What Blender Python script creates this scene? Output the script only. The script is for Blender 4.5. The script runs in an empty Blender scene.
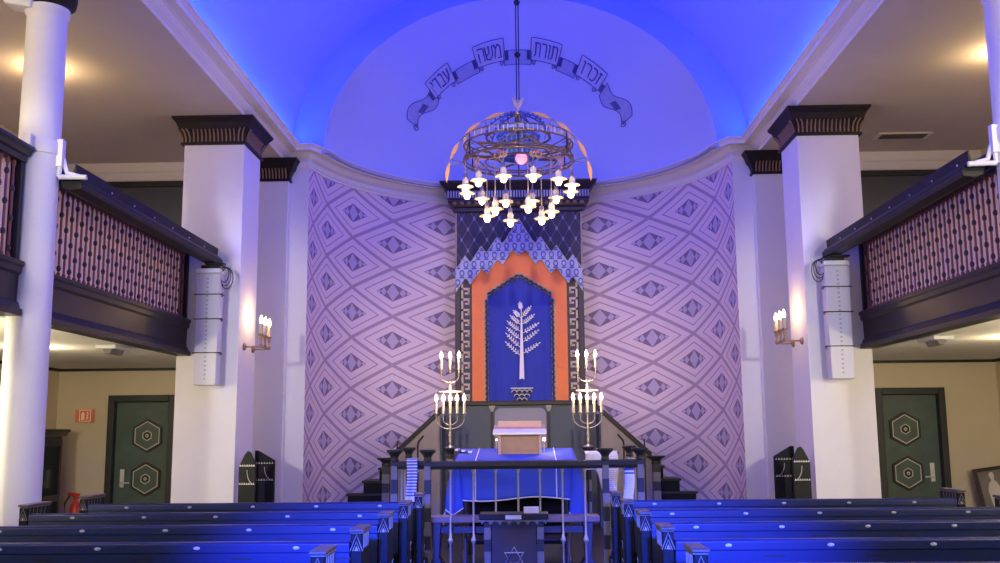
import bpy, math, random
from mathutils import Vector, Matrix
random.seed(7)
C = bpy.context.scene.collection
PI = math.pi
sin, cos, sqrt = math.sin, math.cos, math.sqrt

# ------------------------------------------------------------------ materials
def mat(name, col, rough=.6, metal=0., noise=0., nscale=8., bump=0., bscale=40., emit=None, estr=0., spec=.5, coat=0.):
    m = bpy.data.materials.new(name); m.use_nodes = True
    nt = m.node_tree; b = nt.nodes['Principled BSDF']
    b.inputs['Base Color'].default_value = (*col, 1)
    b.inputs['Roughness'].default_value = rough
    b.inputs['Metallic'].default_value = metal
    b.inputs['Specular IOR Level'].default_value = spec
    b.inputs['Coat Weight'].default_value = coat
    tc = nt.nodes.new('ShaderNodeTexCoord')
    if noise > 0:
        n = nt.nodes.new('ShaderNodeTexNoise'); n.inputs['Scale'].default_value = nscale; n.inputs['Detail'].default_value = 5
        nt.links.new(tc.outputs['Object'], n.inputs['Vector'])
        mx = nt.nodes.new('ShaderNodeMix'); mx.data_type = 'RGBA'
        mx.inputs[6].default_value = (*[c*(1-noise) for c in col], 1)
        mx.inputs[7].default_value = (*[min(1, c*(1+noise)) for c in col], 1)
        nt.links.new(n.outputs['Fac'], mx.inputs[0]); nt.links.new(mx.outputs[2], b.inputs['Base Color'])
    if bump > 0:
        n2 = nt.nodes.new('ShaderNodeTexNoise'); n2.inputs['Scale'].default_value = bscale; n2.inputs['Detail'].default_value = 4
        nt.links.new(tc.outputs['Object'], n2.inputs['Vector'])
        bp = nt.nodes.new('ShaderNodeBump'); bp.inputs['Strength'].default_value = bump; bp.inputs['Distance'].default_value = .01
        nt.links.new(n2.outputs['Fac'], bp.inputs['Height']); nt.links.new(bp.outputs['Normal'], b.inputs['Normal'])
    if emit:
        b.inputs['Emission Color'].default_value = (*emit, 1); b.inputs['Emission Strength'].default_value = estr
    return m

M = {}
M['plaster'] = mat('plaster_white', (.80, .78, .76), .75, noise=.03, nscale=3, bump=.08, bscale=60)
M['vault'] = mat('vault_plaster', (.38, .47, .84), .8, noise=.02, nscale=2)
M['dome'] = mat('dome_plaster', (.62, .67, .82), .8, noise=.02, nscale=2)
M['trimwhite'] = mat('trim_cream', (.82, .76, .68), .6, noise=.03)
M['wallcream'] = mat('wall_cream', (.66, .57, .40), .8, noise=.06, nscale=2.2, bump=.08)
M['galceil'] = mat('gallery_ceiling', (.62, .55, .46), .85, noise=.07, nscale=2.5, bump=.05)
M['lowceil'] = mat('low_ceiling', (.72, .71, .62), .8, noise=.03)
M['dgrey'] = mat('dark_grey_panel', (.07, .07, .072), .7, noise=.1)
M['black'] = mat('black_trim', (.012, .012, .014), .5)
M['darkwood'] = mat('dark_wood', (.035, .022, .030), .38, noise=.25, nscale=10, bump=.1)
M['balcony'] = mat('balcony_wood', (.016, .010, .018), .42, noise=.25, nscale=9, bump=.06, spec=.35)
M['baluster'] = mat('baluster_wood', (.27, .095, .080), .35, noise=.25, nscale=14)
M['knob'] = mat('baluster_knob', (.05, .03, .045), .35)
M['bronze'] = mat('bronze_gilt', (.33, .20, .11), .45, metal=.35, noise=.3, nscale=25)
M['capdark'] = mat('capital_dark', (.013, .008, .010), .55, noise=.2, spec=.3)
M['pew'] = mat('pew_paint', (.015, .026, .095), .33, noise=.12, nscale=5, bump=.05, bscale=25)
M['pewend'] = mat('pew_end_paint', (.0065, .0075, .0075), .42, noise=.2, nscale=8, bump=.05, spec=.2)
M['pewcap'] = mat('pew_cap', (.11, .085, .08), .42, noise=.2, nscale=20)
M['plate'] = mat('seat_plate', (.62, .62, .62), .3)
M['silver'] = mat('silver_inlay', (.62, .58, .50), .35, metal=.3)
M['inlay'] = mat('pale_inlay', (.42, .37, .28), .4)
M['doorgreen'] = mat('door_green', (.062, .10, .088), .42, noise=.35, nscale=5, bump=.15, bscale=14)
M['doorframe'] = mat('door_frame_dark', (.018, .020, .022), .45, noise=.2)
M['chrome'] = mat('brushed_steel', (.72, .70, .66), .35, metal=.3)
M['orange'] = mat('orange_surround', (.85, .20, .045), .6, noise=.1, nscale=6, bump=.06)
M['navycloth'] = mat('scallop_navy', (.02, .024, .055), .7)
M['tan'] = mat('tan_edging', (.42, .30, .24), .6)
M['keytan'] = mat('key_tan', (.58, .45, .34), .55, noise=.12)
M['keydark'] = mat('key_dark', (.055, .040, .048), .6)
M['embroid'] = mat('embroidery', (.86, .78, .74), .5)
M['gold'] = mat('gold_leaf', (.88, .62, .24), .3, metal=.5)
M['brass'] = mat('brass', (.34, .29, .23), .32, metal=.8)
M['slate'] = mat('slate_panel', (.058, .072, .092), .6, noise=.12, nscale=4)
M['slatelight'] = mat('pale_slate_panel', (.24, .23, .27), .6, noise=.06)
M['tanpanel'] = mat('parapet_panel', (.25, .205, .17), .6, noise=.2, nscale=6)
M['stairdark'] = mat('stair_dark', (.006, .006, .008), .6, noise=.2, spec=.15)
M['cop'] = mat('coping_wood', (.016, .011, .013), .45, noise=.2, spec=.25)
M['raildark'] = mat('rail_dark', (.026, .027, .028), .42, noise=.2, nscale=9, spec=.3)
M['standpanel'] = mat('stand_panel', (.060, .046, .050), .6, noise=.12)
M['stripe'] = mat('stripe_grey', (.17, .15, .125), .4, noise=.15)
M['pewter'] = mat('pewter', (.50, .49, .47), .4, metal=.55)
M['benchtop'] = mat('bench_wood', (.20, .15, .16), .5, noise=.3, nscale=7, bump=.1)
M['box'] = mat('lectern_wood', (.34, .19, .13), .45, noise=.25, nscale=8)
M['boxpink'] = mat('lectern_board', (.52, .32, .27), .5, noise=.1)
M['paper'] = mat('white_paper', (.80, .78, .82), .5)
M['candle'] = mat('candle_sleeve', (.50, .43, .33), .5)
M['shade'] = mat('opal_glass', (.62, .52, .38), .25)
M['bulb'] = mat('bulb_glow', (1, .9, .7), .3, emit=(1, .80, .48), estr=7)
M['flame'] = mat('candle_bulb', (1, .9, .7), .3, emit=(1, .80, .50), estr=12)
M['pinkglow'] = mat('pink_lamp', (1, .35, .45), .3, emit=(1, .22, .34), estr=1.3)
M['ironb'] = mat('chandelier_metal', (.24, .16, .09), .30, metal=.75, noise=.2)
M['crownblue'] = mat('crown_blue', (.05, .09, .34), .4, noise=.15)
M['crownpale'] = mat('crown_pale_blue', (.22, .33, .66), .4)
M['copper'] = mat('copper_leaf', (.72, .36, .13), .45, metal=.35)
M['speaker'] = mat('speaker_white', (.62, .61, .63), .5, bump=.15, bscale=220)
M['slot'] = mat('speaker_slot', (.36, .36, .38), .6)
M['cable'] = mat('cable_black', (.012, .012, .014), .5)
M['white'] = mat('white_enamel', (.78, .77, .78), .4)
M['red'] = mat('red_enamel', (.55, .03, .025), .3)
M['signred'] = mat('sign_red', (.50, .14, .07), .4, emit=(.9, .25, .1), estr=.12)
M['signpale'] = mat('sign_pale', (.85, .58, .42), .4, emit=(1, .6, .4), estr=.12)
M['glassdark'] = mat('cabinet_glass', (.02, .016, .016), .08, spec=.6)
M['photo'] = mat('photo_grey', (.20, .18, .16), .4, noise=.55, nscale=5)
M['photopale'] = mat('photo_pale', (.62, .57, .50), .4)
M['bookred'] = mat('book_red', (.22, .075, .055), .5)
M['tallit'] = mat('tallit_white', (.78, .78, .84), .75)
M['tallitblue'] = mat('tallit_blue', (.06, .12, .50), .7)
M['clothblue'] = mat('table_velvet', (.035, .085, .60), .75, noise=.12, nscale=5)
M['curtain'] = mat('curtain_blue', (.025, .040, .36), .75, noise=.1, nscale=4)
M['paintdark'] = mat('scroll_ink', (.10, .105, .30), .8)
M['paintmid'] = mat('scroll_wash', (.46, .47, .60), .8, noise=.25, nscale=18)
M['paintlight'] = mat('scroll_light', (.62, .62, .72), .8, noise=.12, nscale=14)
M['vent'] = mat('vent_grey', (.16, .14, .12), .5)
M['lens'] = mat('lamp_lens', (.9, .85, .75), .3, emit=(1, .78, .5), estr=6)
M['bar'] = mat('black_extrusion', (.008, .006, .009), .45, spec=.3)

def backing_material():          # thin white sheet that lets the gallery light through
    m = bpy.data.materials.new('backing_sheet'); m.use_nodes = True; nt = m.node_tree
    for n in list(nt.nodes): nt.nodes.remove(n)
    o = nt.nodes.new('ShaderNodeOutputMaterial'); a = nt.nodes.new('ShaderNodeBsdfDiffuse'); b = nt.nodes.new('ShaderNodeBsdfTranslucent'); x = nt.nodes.new('ShaderNodeMixShader')
    a.inputs[0].default_value = (.88, .80, .80, 1); b.inputs[0].default_value = (.95, .85, .82, 1); x.inputs[0].default_value = .6
    nt.links.new(a.outputs[0], x.inputs[1]); nt.links.new(b.outputs[0], x.inputs[2]); nt.links.new(x.outputs[0], o.inputs[0])
    return m
M['backing'] = backing_material()
def nodes_of(m):
    nt = m.node_tree
    def math_(op, a, b=None, c=None):
        n = nt.nodes.new('ShaderNodeMath'); n.operation = op
        for i, v in enumerate((a, b, c)):
            if v is None: continue
            if isinstance(v, (int, float)): n.inputs[i].default_value = v
            else: nt.links.new(v, n.inputs[i])
        return n.outputs[0]
    def mix(f, a, b):
        n = nt.nodes.new('ShaderNodeMix'); n.data_type = 'RGBA'
        if isinstance(f, (int, float)): n.inputs[0].default_value = f
        else: nt.links.new(f, n.inputs[0])
        for i, v in ((6, a), (7, b)):
            if isinstance(v, tuple): n.inputs[i].default_value = (*v, 1)
            else: nt.links.new(v, n.inputs[i])
        return n.outputs[2]
    return nt, math_, mix

def lozenge_material():
    m = mat('lozenge_wallpaint', (.6, .5, .6), .75)
    nt, f, mix = nodes_of(m)
    uv = nt.nodes.new('ShaderNodeUVMap'); uv.uv_map = 'UVMap'
    sp = nt.nodes.new('ShaderNodeSeparateXYZ'); nt.links.new(uv.outputs[0], sp.inputs[0])
    p, q = sp.outputs[0], sp.outputs[1]
    s = f('MULTIPLY', f('ADD', p, q), .5); t = f('MULTIPLY', f('SUBTRACT', p, q), .5)
    s = f('SUBTRACT', s, f('ROUND', s)); t = f('SUBTRACT', t, f('ROUND', t))
    pp = f('ABSOLUTE', f('ADD', s, t)); qq = f('ABSOLUTE', f('SUBTRACT', s, t))
    d = f('ADD', pp, qq)
    band = f('GREATER_THAN', d, .925)
    line = f('MULTIPLY', f('GREATER_THAN', d, .64), f('LESS_THAN', d, .695))
    inner = f('LESS_THAN', d, .385)
    c1 = f('LESS_THAN', f('ADD', f('DIVIDE', pp, .135), f('DIVIDE', qq, .36)), 1)
    c2 = f('LESS_THAN', f('ADD', f('DIVIDE', f('ABSOLUTE', f('SUBTRACT', pp, .205)), .068), f('DIVIDE', qq, .165)), 1)
    c3 = f('MULTIPLY', f('GREATER_THAN', f('SUBTRACT', pp, f('MULTIPLY', qq, .45)), .272), f('LESS_THAN', d, .372))
    light = f('MAXIMUM', f('MAXIMUM', c1, c2), c3)
    base = (.66, .52, .63); lav = (.46, .32, .40); dark = (.24, .165, .25)
    no = nt.nodes.new('ShaderNodeTexNoise'); no.inputs['Scale'].default_value = 2.0; no.inputs['Detail'].default_value = 6
    nt.links.new(uv.outputs[0], no.inputs['Vector'])
    b0 = mix(no.outputs['Fac'], (.78, .60, .64), (.86, .67, .71))
    col = mix(f('MAXIMUM', band, line), b0, lav)
    col = mix(inner, col, dark)
    col = mix(f('MULTIPLY', light, inner), col, (.56, .44, .58))
    nt.links.new(col, nt.nodes['Principled BSDF'].inputs['Base Color'])
    return m
M['lozenge'] = lozenge_material()

def lattice_material():          # dark panel with a fine diagonal lattice and studs at the crossings
    m = mat('lattice_panel', (.05, .04, .09), .6)
    nt, f, mix = nodes_of(m)
    tc = nt.nodes.new('ShaderNodeTexCoord'); sp = nt.nodes.new('ShaderNodeSeparateXYZ'); nt.links.new(tc.outputs['Object'], sp.inputs[0])
    x = f('DIVIDE', sp.outputs[0], .20); z = f('DIVIDE', sp.outputs[2], .34)
    a = f('ADD', x, z); b = f('SUBTRACT', x, z)
    fa = f('ABSOLUTE', f('SUBTRACT', a, f('ROUND', a))); fb = f('ABSOLUTE', f('SUBTRACT', b, f('ROUND', b)))
    line = f('MAXIMUM', f('LESS_THAN', fa, .035), f('LESS_THAN', fb, .035))
    stud = f('LESS_THAN', f('ADD', fa, fb), .17)
    col = mix(line, (.034, .026, .060), (.115, .10, .17))
    col = mix(stud, col, (.24, .21, .32))
    nt.links.new(col, nt.nodes['Principled BSDF'].inputs['Base Color'])
    return m
M['lattice'] = lattice_material()

def lambrequin_material():       # pale blue ground with darker drop shapes in rows
    m = mat('lambrequin_cloth', (.3, .33, .6), .6)
    nt, f, mix = nodes_of(m)
    tc = nt.nodes.new('ShaderNodeTexCoord'); sp = nt.nodes.new('ShaderNodeSeparateXYZ'); nt.links.new(tc.outputs['Object'], sp.inputs[0])
    x = f('DIVIDE', sp.outputs[0], .127); z = f('DIVIDE', sp.outputs[2], .142)
    row = f('ROUND', z); sh = f('MULTIPLY', f('FLOORED_MODULO', row, 2), .5)
    x2 = f('ADD', x, sh); fx = f('SUBTRACT', x2, f('ROUND', x2)); fz = f('SUBTRACT', z, row)
    r = f('SQRT', f('ADD', f('POWER', f('MULTIPLY', fx, 1.25), 2), f('POWER', f('SUBTRACT', fz, .05), 2)))
    ring = f('MULTIPLY', f('GREATER_THAN', r, .20), f('LESS_THAN', r, .40))
    lower = f('MULTIPLY', f('LESS_THAN', fz, -.34), f('LESS_THAN', f('ABSOLUTE', fx), .30))
    col = mix(ring, (.42, .43, .68), (.13, .135, .30))
    col = mix(lower, col, (.10, .11, .27))
    nt.links.new(col, nt.nodes['Principled BSDF'].inputs['Base Color'])
    return m
M['lamb'] = lambrequin_material()

def plank_material(name, col, sx, sy):
    m = mat(name, col, .38)
    nt, f, mix = nodes_of(m)
    tc = nt.nodes.new('ShaderNodeTexCoord'); mp = nt.nodes.new('ShaderNodeMapping'); nt.links.new(tc.outputs['Object'], mp.inputs[0])
    mp.inputs['Scale'].default_value = (sx, sy, 1)
    br = nt.nodes.new('ShaderNodeTexBrick'); nt.links.new(mp.outputs[0], br.inputs['Vector'])
    br.inputs['Color1'].default_value = (*[c*.8 for c in col], 1); br.inputs['Color2'].default_value = (*[c*1.25 for c in col], 1)
    br.inputs['Mortar'].default_value = (*[c*.3 for c in col], 1); br.inputs['Scale'].default_value = 4; br.inputs['Mortar Size'].default_value = .008
    nt.links.new(br.outputs['Color'], nt.nodes['Principled BSDF'].inputs['Base Color'])
    return m
M['floor'] = plank_material('floor_planks', (.045, .036, .038), 1, 1)

# ------------------------------------------------------------------ mesh builder
class MB:
    def __init__(s): s.v = []; s.f = []; s.mi = []; s.mats = []; s.cur = 0; s.sm = []
    def use(s, m):
        if m not in s.mats: s.mats.append(m)
        s.cur = s.mats.index(m); return s
    def add(s, vs, fs, smooth=False):
        o = len(s.v); s.v += [tuple(v) for v in vs]
        for f in fs:
            s.f.append([i+o for i in f]); s.mi.append(s.cur); s.sm.append(smooth)
        return s
    def box(s, x0, x1, y0, y1, z0, z1, mtx=None):
        vs = [(x, y, z) for z in (z0, z1) for y in (y0, y1) for x in (x0, x1)]
        if mtx is not None: vs = [tuple(mtx @ Vector(v)) for v in vs]
        return s.add(vs, [(0, 2, 3, 1), (4, 5, 7, 6), (0, 1, 5, 4), (2, 6, 7, 3), (0, 4, 6, 2), (1, 3, 7, 5)])
    def tube(s, pts, r, n=8, closed=False, r2=None):
        pts = [Vector(p) for p in pts]; N = len(pts); rings = []
        up = Vector((0, 0, 1))
        for i, p in enumerate(pts):
            a = pts[(i-1) % N] if (closed or i > 0) else p
            b = pts[(i+1) % N] if (closed or i < N-1) else p
            t = (b-a).normalized()
            u = up.cross(t)
            if u.length < .05: u = Vector((0, 1, 0)).cross(t)
            u.normalize(); w = t.cross(u)
            rr = r if not callable(r) else r(i/(N-1))
            rings.append([p + u*rr*cos(2*PI*k/n) + w*(r2 or rr)*sin(2*PI*k/n) for k in range(n)])
        vs = [v for rg in rings for v in rg]; fs = []
        for i in range(N if closed else N-1):
            j = (i+1) % N
            for k in range(n): fs.append((i*n+k, i*n+(k+1) % n, j*n+(k+1) % n, j*n+k))
        s.add(vs, fs, True)
        if not closed:
            s.add(rings[0], [tuple(range(n-1, -1, -1))]); s.add(rings[-1], [tuple(range(n))])
        return s
    def lathe(s, prof, c=(0, 0, 0), n=16, smooth=True, axis='Z', caps=True):
        vs = []; fs = []
        def P(r, h, a):
            if axis == 'Z': return (c[0]+r*cos(a), c[1]+r*sin(a), c[2]+h)
            if axis == 'X': return (c[0]+h, c[1]+r*cos(a), c[2]+r*sin(a))
            return (c[0]+r*sin(a), c[1]+h, c[2]+r*cos(a))
        for r, h in prof:
            for k in range(n): vs.append(P(max(r, 1e-4), h, 2*PI*k/n))
        for i in range(len(prof)-1):
            for k in range(n): fs.append((i*n+k, i*n+(k+1) % n, (i+1)*n+(k+1) % n, (i+1)*n+k))
        s.add(vs, fs, smooth)
        if caps:
            s.add(vs[:n], [tuple(range(n-1, -1, -1))]); s.add(vs[-n:], [tuple(range(n))])
        return s
    def prism(s, poly, y0, y1, f=None):
        """polygon in (a,b) extruded between y0 and y1; default a=x, b=z, extrude along y"""
        f = f or (lambda a, b, y: (a, y, b)); n = len(poly)
        vs = [f(a, b, y0) for a, b in poly] + [f(a, b, y1) for a, b in poly]
        fs = [tuple(range(n)), tuple(range(2*n-1, n-1, -1))] + [(i, i+n, (i+1) % n+n, (i+1) % n) for i in range(n)]
        return s.add(vs, fs)
    def grid(s, fn, nu, nv, smooth=True):
        vs = [fn(i/nu, j/nv) for j in range(nv+1) for i in range(nu+1)]
        fs = [(j*(nu+1)+i, j*(nu+1)+i+1, (j+1)*(nu+1)+i+1, (j+1)*(nu+1)+i) for j in range(nv) for i in range(nu)]
        return s.add(vs, fs, smooth)
    def sweep(s, prof, path, closed=False):
        """profile [(offset, z)], path = [((x,y),(nx,ny))]: offset runs along the plan normal"""
        vs = []; n = len(prof)
        for (x, y), (nx, ny) in path:
            for o, z in prof: vs.append((x+nx*o, y+ny*o, z))
        fs = []; N = len(path)
        for i in range(N if closed else N-1):
            j = (i+1) % N
            for k in range(n-1): fs.append((i*n+k, i*n+k+1, j*n+k+1, j*n+k))
        return s.add(vs, fs)
    def ball(s, c, r, n=12, sz=1.):
        return s.lathe([(r*sin(PI*i/8), -r*sz*cos(PI*i/8)) for i in range(9)], c, n, True, caps=False)
    def build(s, name, m=None, parent=None, bevel=0., loc=None, solid=0.):
        me = bpy.data.meshes.new(name); me.from_pydata(s.v, [], s.f); 
        mats = s.mats if s.mats else [m]
        for x in mats: me.materials.append(x)
        me.polygons.foreach_set('material_index', s.mi if s.mats else [0]*len(s.f))
        me.polygons.foreach_set('use_smooth', s.sm)
        import bmesh
        bm = bmesh.new(); bm.from_mesh(me); bmesh.ops.recalc_face_normals(bm, faces=bm.faces); bm.to_mesh(me); bm.free()
        o = bpy.data.objects.new(name, me); C.objects.link(o)
        if parent: o.parent = parent
        if loc: o.location = loc
        if solid:
            md = o.modifiers.new('solid', 'SOLIDIFY'); md.thickness = solid; md.offset = 0
        if bevel:
            md = o.modifiers.new('bevel', 'BEVEL'); md.width = bevel; md.segments = 2; md.limit_method = 'ANGLE'; md.angle_limit = .7
        return o

def tag(o, label, cat, group=None, kind=None):
    o['label'] = label; o['category'] = cat
    if group: o['group'] = group
    if kind: o['kind'] = kind
    return o
def thing(name, label, cat, loc=(0, 0, 0), rz=0, group=None):
    o = bpy.data.objects.new(name, None); C.objects.link(o); o.empty_display_size = .1
    o.location = loc; o.rotation_euler = (0, 0, rz)
    return tag(o, label, cat, group)
def struct(mb, name, m=None, **k):
    o = mb.build(name, m, **k); o['kind'] = 'structure'; return o
def copy_tree(o, parent=None):
    c = o.copy(); C.objects.link(c); c.parent = parent
    for ch in list(o.children): copy_tree(ch, c)
    return c
def light(name, typ, loc, power, col, radius=.05, size=None, target=None, spot=None, blend=.5, spread=None):
    l = bpy.data.lights.new(name, typ); l.energy = power; l.color = col
    if typ in ('POINT', 'SPOT'): l.shadow_soft_size = radius
    if typ == 'SPOT': l.spot_size = spot; l.spot_blend = blend
    if typ == 'AREA':
        l.shape = 'RECTANGLE'; l.size, l.size_y = size
        if spread: l.spread = spread
    o = bpy.data.objects.new(name, l); C.objects.link(o); o.location = loc
    if target is not None:
        o.rotation_euler = (Vector(target)-Vector(loc)).to_track_quat('-Z', 'Y').to_euler()
    return o

# ------------------------------------------------------------------ key dimensions (metres)
CX = -.035                 # axis of the ark, the bimah and the pews
YW = 13.35                 # end wall
ZG = 5.33                  # gallery ceiling
ZC0 = 5.45
YB = -4.0                  # how far the room runs behind the viewer
XS = 6.25                  # side walls
AR, AY = 2.932, 13.018     # plan circle of the apse
CJ = 2.913                 # half width of the apse opening
def apse(u):               # u: arc length along the plan circle from the axis
    a = u/AR; return (AR*sin(a), AY+AR*cos(a))
UJ = AR*math.atan2(CJ, YW-AY)

# ------------------------------------------------------------------ room shell
struct(MB().box(-XS, XS, YB, YW+3, -.12, 0), 'floor', M['floor'])
fl = MB(); fl.prism([(-1.26, 9.12), (1.19, 9.12), (1.19, 11.1), (2.85, 11.1), (2.85, 13.6)] + [apse(UJ*k/10)[:2] for k in range(9, -10, -1)] + [(-2.85, 13.6), (-2.85, 11.1), (-1.26, 11.1)], 0.002, .30, lambda a, b, y: (a, b, y))
struct(fl, 'floor_sanctuary', M['floor'])
struct(MB().box(-XS-.15, -XS, YB, YW+.15, 0, ZG+.1), 'wall_left', M['wallcream'])
struct(MB().box(XS, XS+.15, YB, YW+.15, 0, ZG+.1), 'wall_right', M['wallcream'])
DO, DI, DT = 5.555, 4.65, 2.14
for s, nm in ((-1, 'left'), (1, 'right')):
    w = MB(); xs = lambda a, b: (min(s*a, s*b), max(s*a, s*b))
    w.box(*xs(DO-.02, XS), YW, YW+.25, 0, 2.62); w.box(*xs(DI+.02, DO-.02), YW, YW+.25, DT-.02, 2.62); w.box(*xs(4.1, DI+.02), YW, YW+.25, 0, 2.62)
    struct(w, 'wall_end_'+nm, M['wallcream'])
    w = MB(); w.box(*xs(CJ, 4.1), YW, YW+.25, 0, ZG+.2); w.box(*xs(4.1, XS), YW, YW+.25, 2.62, ZG+.2)
    struct(w, 'wall_upper_'+nm, M['plaster'])
    w = MB(); w.box(*xs(3.98, XS), YW-.05, YW-.001, 2.65, 5.0)
    struct(w, 'wall_gallery_'+nm, M['dgrey'])
    w = MB(); w.box(*xs(3.98, XS), YW-.09, YW-.001, 4.995, 5.07)
    struct(w, 'trim_header_'+nm, M['black'])
    w = MB(); w.prism([(0, 5.075), (.02, 5.075), (.03, 5.10), (.03, 5.2), (.06, 5.22), (.10, ZG-.001), (0, ZG-.001)], s*3.98, s*XS, lambda a, b, y: (y, YW-.002-a, b))
    struct(w, 'trim_crown_'+nm, M['trimwhite'])
    struct(MB().box(*xs(3.246, XS), YB, YW, ZG, ZG+.15), 'ceiling_gallery_'+nm, M['galceil'])
    struct(MB().box(*xs(3.95, XS), YB, YW, 2.5, 2.66), 'ceiling_lower_'+nm, M['lowceil'])
    struct(MB().box(*xs(3.9, XS), YW-.05, YW, 2.465, 2.4995), 'trim_lower_'+nm, M['black'])
    struct(MB().box(*xs(XS-.05, XS), YB, YW-.05, 2.465, 2.4995), 'trim_side_'+nm, M['black'])
    # jamb pilaster beside the apse, with its capital
    px = thing('pilaster', ('white plaster pilaster with dark capital between pier and apse, ' + nm + ' of the ark'), 'pilaster', (s*3.47, YW-.066, 0), 0, 'pilasters flanking the apse')
    sh = MB(); sh.box(-.30, .30, -.06, .06, 0, 5.045); sh.box(-.32, .32, -.06, .06, 0, .12)
    sh.build('shaft', M['plaster'], px, bevel=.006)
    cp = MB(); prof = [(.002, 5.03), (.03, 5.035), (.03, 5.055), (.012, 5.06), (.02, 5.12), (.05, 5.18), (.075, 5.20), (.075, 5.215), (.10, 5.27), (.14, 5.315), (.14, 5.329)]
    path = [((-.30, .06), (-1, 0)), ((-.30, -.06), (-1, -1)), ((.30, -.06), (1, -1)), ((.30, .06), (1, 0))]
    cp.sweep(prof, path); cp.build('capital', M['capdark'], px)
    rb = MB()
    for k in range(13):
        x = -.27+.54*k/12
        rb.tube([(x, -.08, 5.065), (x, -.088, 5.12), (x, -.115, 5.175), (x, -.14, 5.195)], .011, 5)
    rb.build('fluting', M['bronze'], px)

# apse wall with its painted lozenges
def p_of(u):
    xs = [0, .30, 1.27, 2.18, 3.0, 3.64, 4.08, 4.45]; ps = [-1.35, -1, 0, 1, 2, 3, 4, 5]
    a = abs(u)
    for i in range(len(xs)-1):
        if a <= xs[i+1]: return ps[i]+(ps[i+1]-ps[i])*(a-xs[i])/(xs[i+1]-xs[i])
    return 5
NU = 120
wv, wf, uvs = [], [], []
for i in range(NU+1):
    u = -UJ+2*UJ*i/NU
    x, y = apse(u); p = p_of(u)
    for z in (0, 5.3): wv.append((x, y, z)); uvs.append((p, (z-1.51)/.3735+1))
for i in range(NU): wf.append((2*i, 2*i+2, 2*i+3, 2*i+1))
me = bpy.data.meshes.new('wall_apse'); me.from_pydata(wv, [], wf); me.materials.append(M['lozenge'])
uvl = me.uv_layers.new(name='UVMap')
for lp in me.loops: uvl.data[lp.index].uv = uvs[lp.vertex_index]
for pz in me.polygons: pz.use_smooth = True
o = bpy.data.objects.new('wall_apse', me); C.objects.link(o); o['kind'] = 'structure'

# semi dome over the apse, vault over the nave, arched wall between them
EA, EB, EH = 2.72, 2.45, 2.245
VA, VH, VZ = 3.15, 2.5, 5.5
def dome(a, b):   # a: -90..90 deg around, b: 0..90 deg up
    return (EA*cos(b)*sin(a), YW+EB*cos(b)*cos(a), ZC0+EH*sin(b))
d = MB(); d.grid(lambda u, v: dome(-PI/2+PI*u, PI/2*v*.9999), 72, 36)
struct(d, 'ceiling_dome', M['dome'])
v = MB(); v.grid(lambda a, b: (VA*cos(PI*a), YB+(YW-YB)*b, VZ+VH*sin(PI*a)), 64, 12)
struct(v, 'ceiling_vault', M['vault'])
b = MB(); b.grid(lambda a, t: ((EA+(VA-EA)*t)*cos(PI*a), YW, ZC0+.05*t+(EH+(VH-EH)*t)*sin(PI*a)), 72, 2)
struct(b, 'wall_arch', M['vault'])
lg = MB()
n = 40
vs = []
for i in range(n+1):
    u = -UJ+2*UJ*i/n; x, y = apse(u); vs += [(x, y, 5.46), (x*.9, YW+(y-YW)*.9, 5.46)]
lg.add(vs, [(2*i, 2*i+1, 2*i+3, 2*i+2) for i in range(n)])
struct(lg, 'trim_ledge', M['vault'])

# cornice: along the nave, around the apse
cprof = [(0, 5.33), (.0, 5.325), (.012, 5.325), (.012, 5.372), (.022, 5.376), (.03, 5.385), (.05, 5.40), (.072, 5.425), (.09, 5.45), (.105, 5.452), (.105, 5.462), (.20, 5.466), (.20, 5.472), (.204, 5.52), (.225, 5.53), (.225, 5.538), (.25, 5.545), (.25, 5.565), (.0, 5.565)]
cprof = [(o_, 5.33+(z-5.33)*.86) for o_, z in cprof]
path = [((-3.245, YB), (1, 0)), ((-3.245, YW), (1, -1)), ((-CJ-.0, YW), (.35, -1))]
nA = 48
for i in range(1, nA):
    u = -UJ+2*UJ*i/nA; x, y = apse(u); path.append(((x, y), (-sin(u/AR), -cos(u/AR))))
path += [((CJ, YW), (-.35, -1)), ((3.245, YW), (-1, -1)), ((3.245, YB), (-1, 0))]
cn = MB(); cn.sweep(cprof, path)
struct(cn, 'trim_cornice', M['trimwhite'])
cn = MB(); fp = [((-3.14, YW), (0, -1)), ((-CJ, YW), (.35, -1))] + path[3:-3] + [((CJ, YW), (-.35, -1)), ((3.14, YW), (0, -1))]
cn.sweep([(0, 5.245), (.02, 5.245), (.02, 5.275), (.035, 5.28), (.05, 5.31), (.05, 5.33)], fp)
struct(cn, 'trim_frieze', M['trimwhite'])

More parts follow.
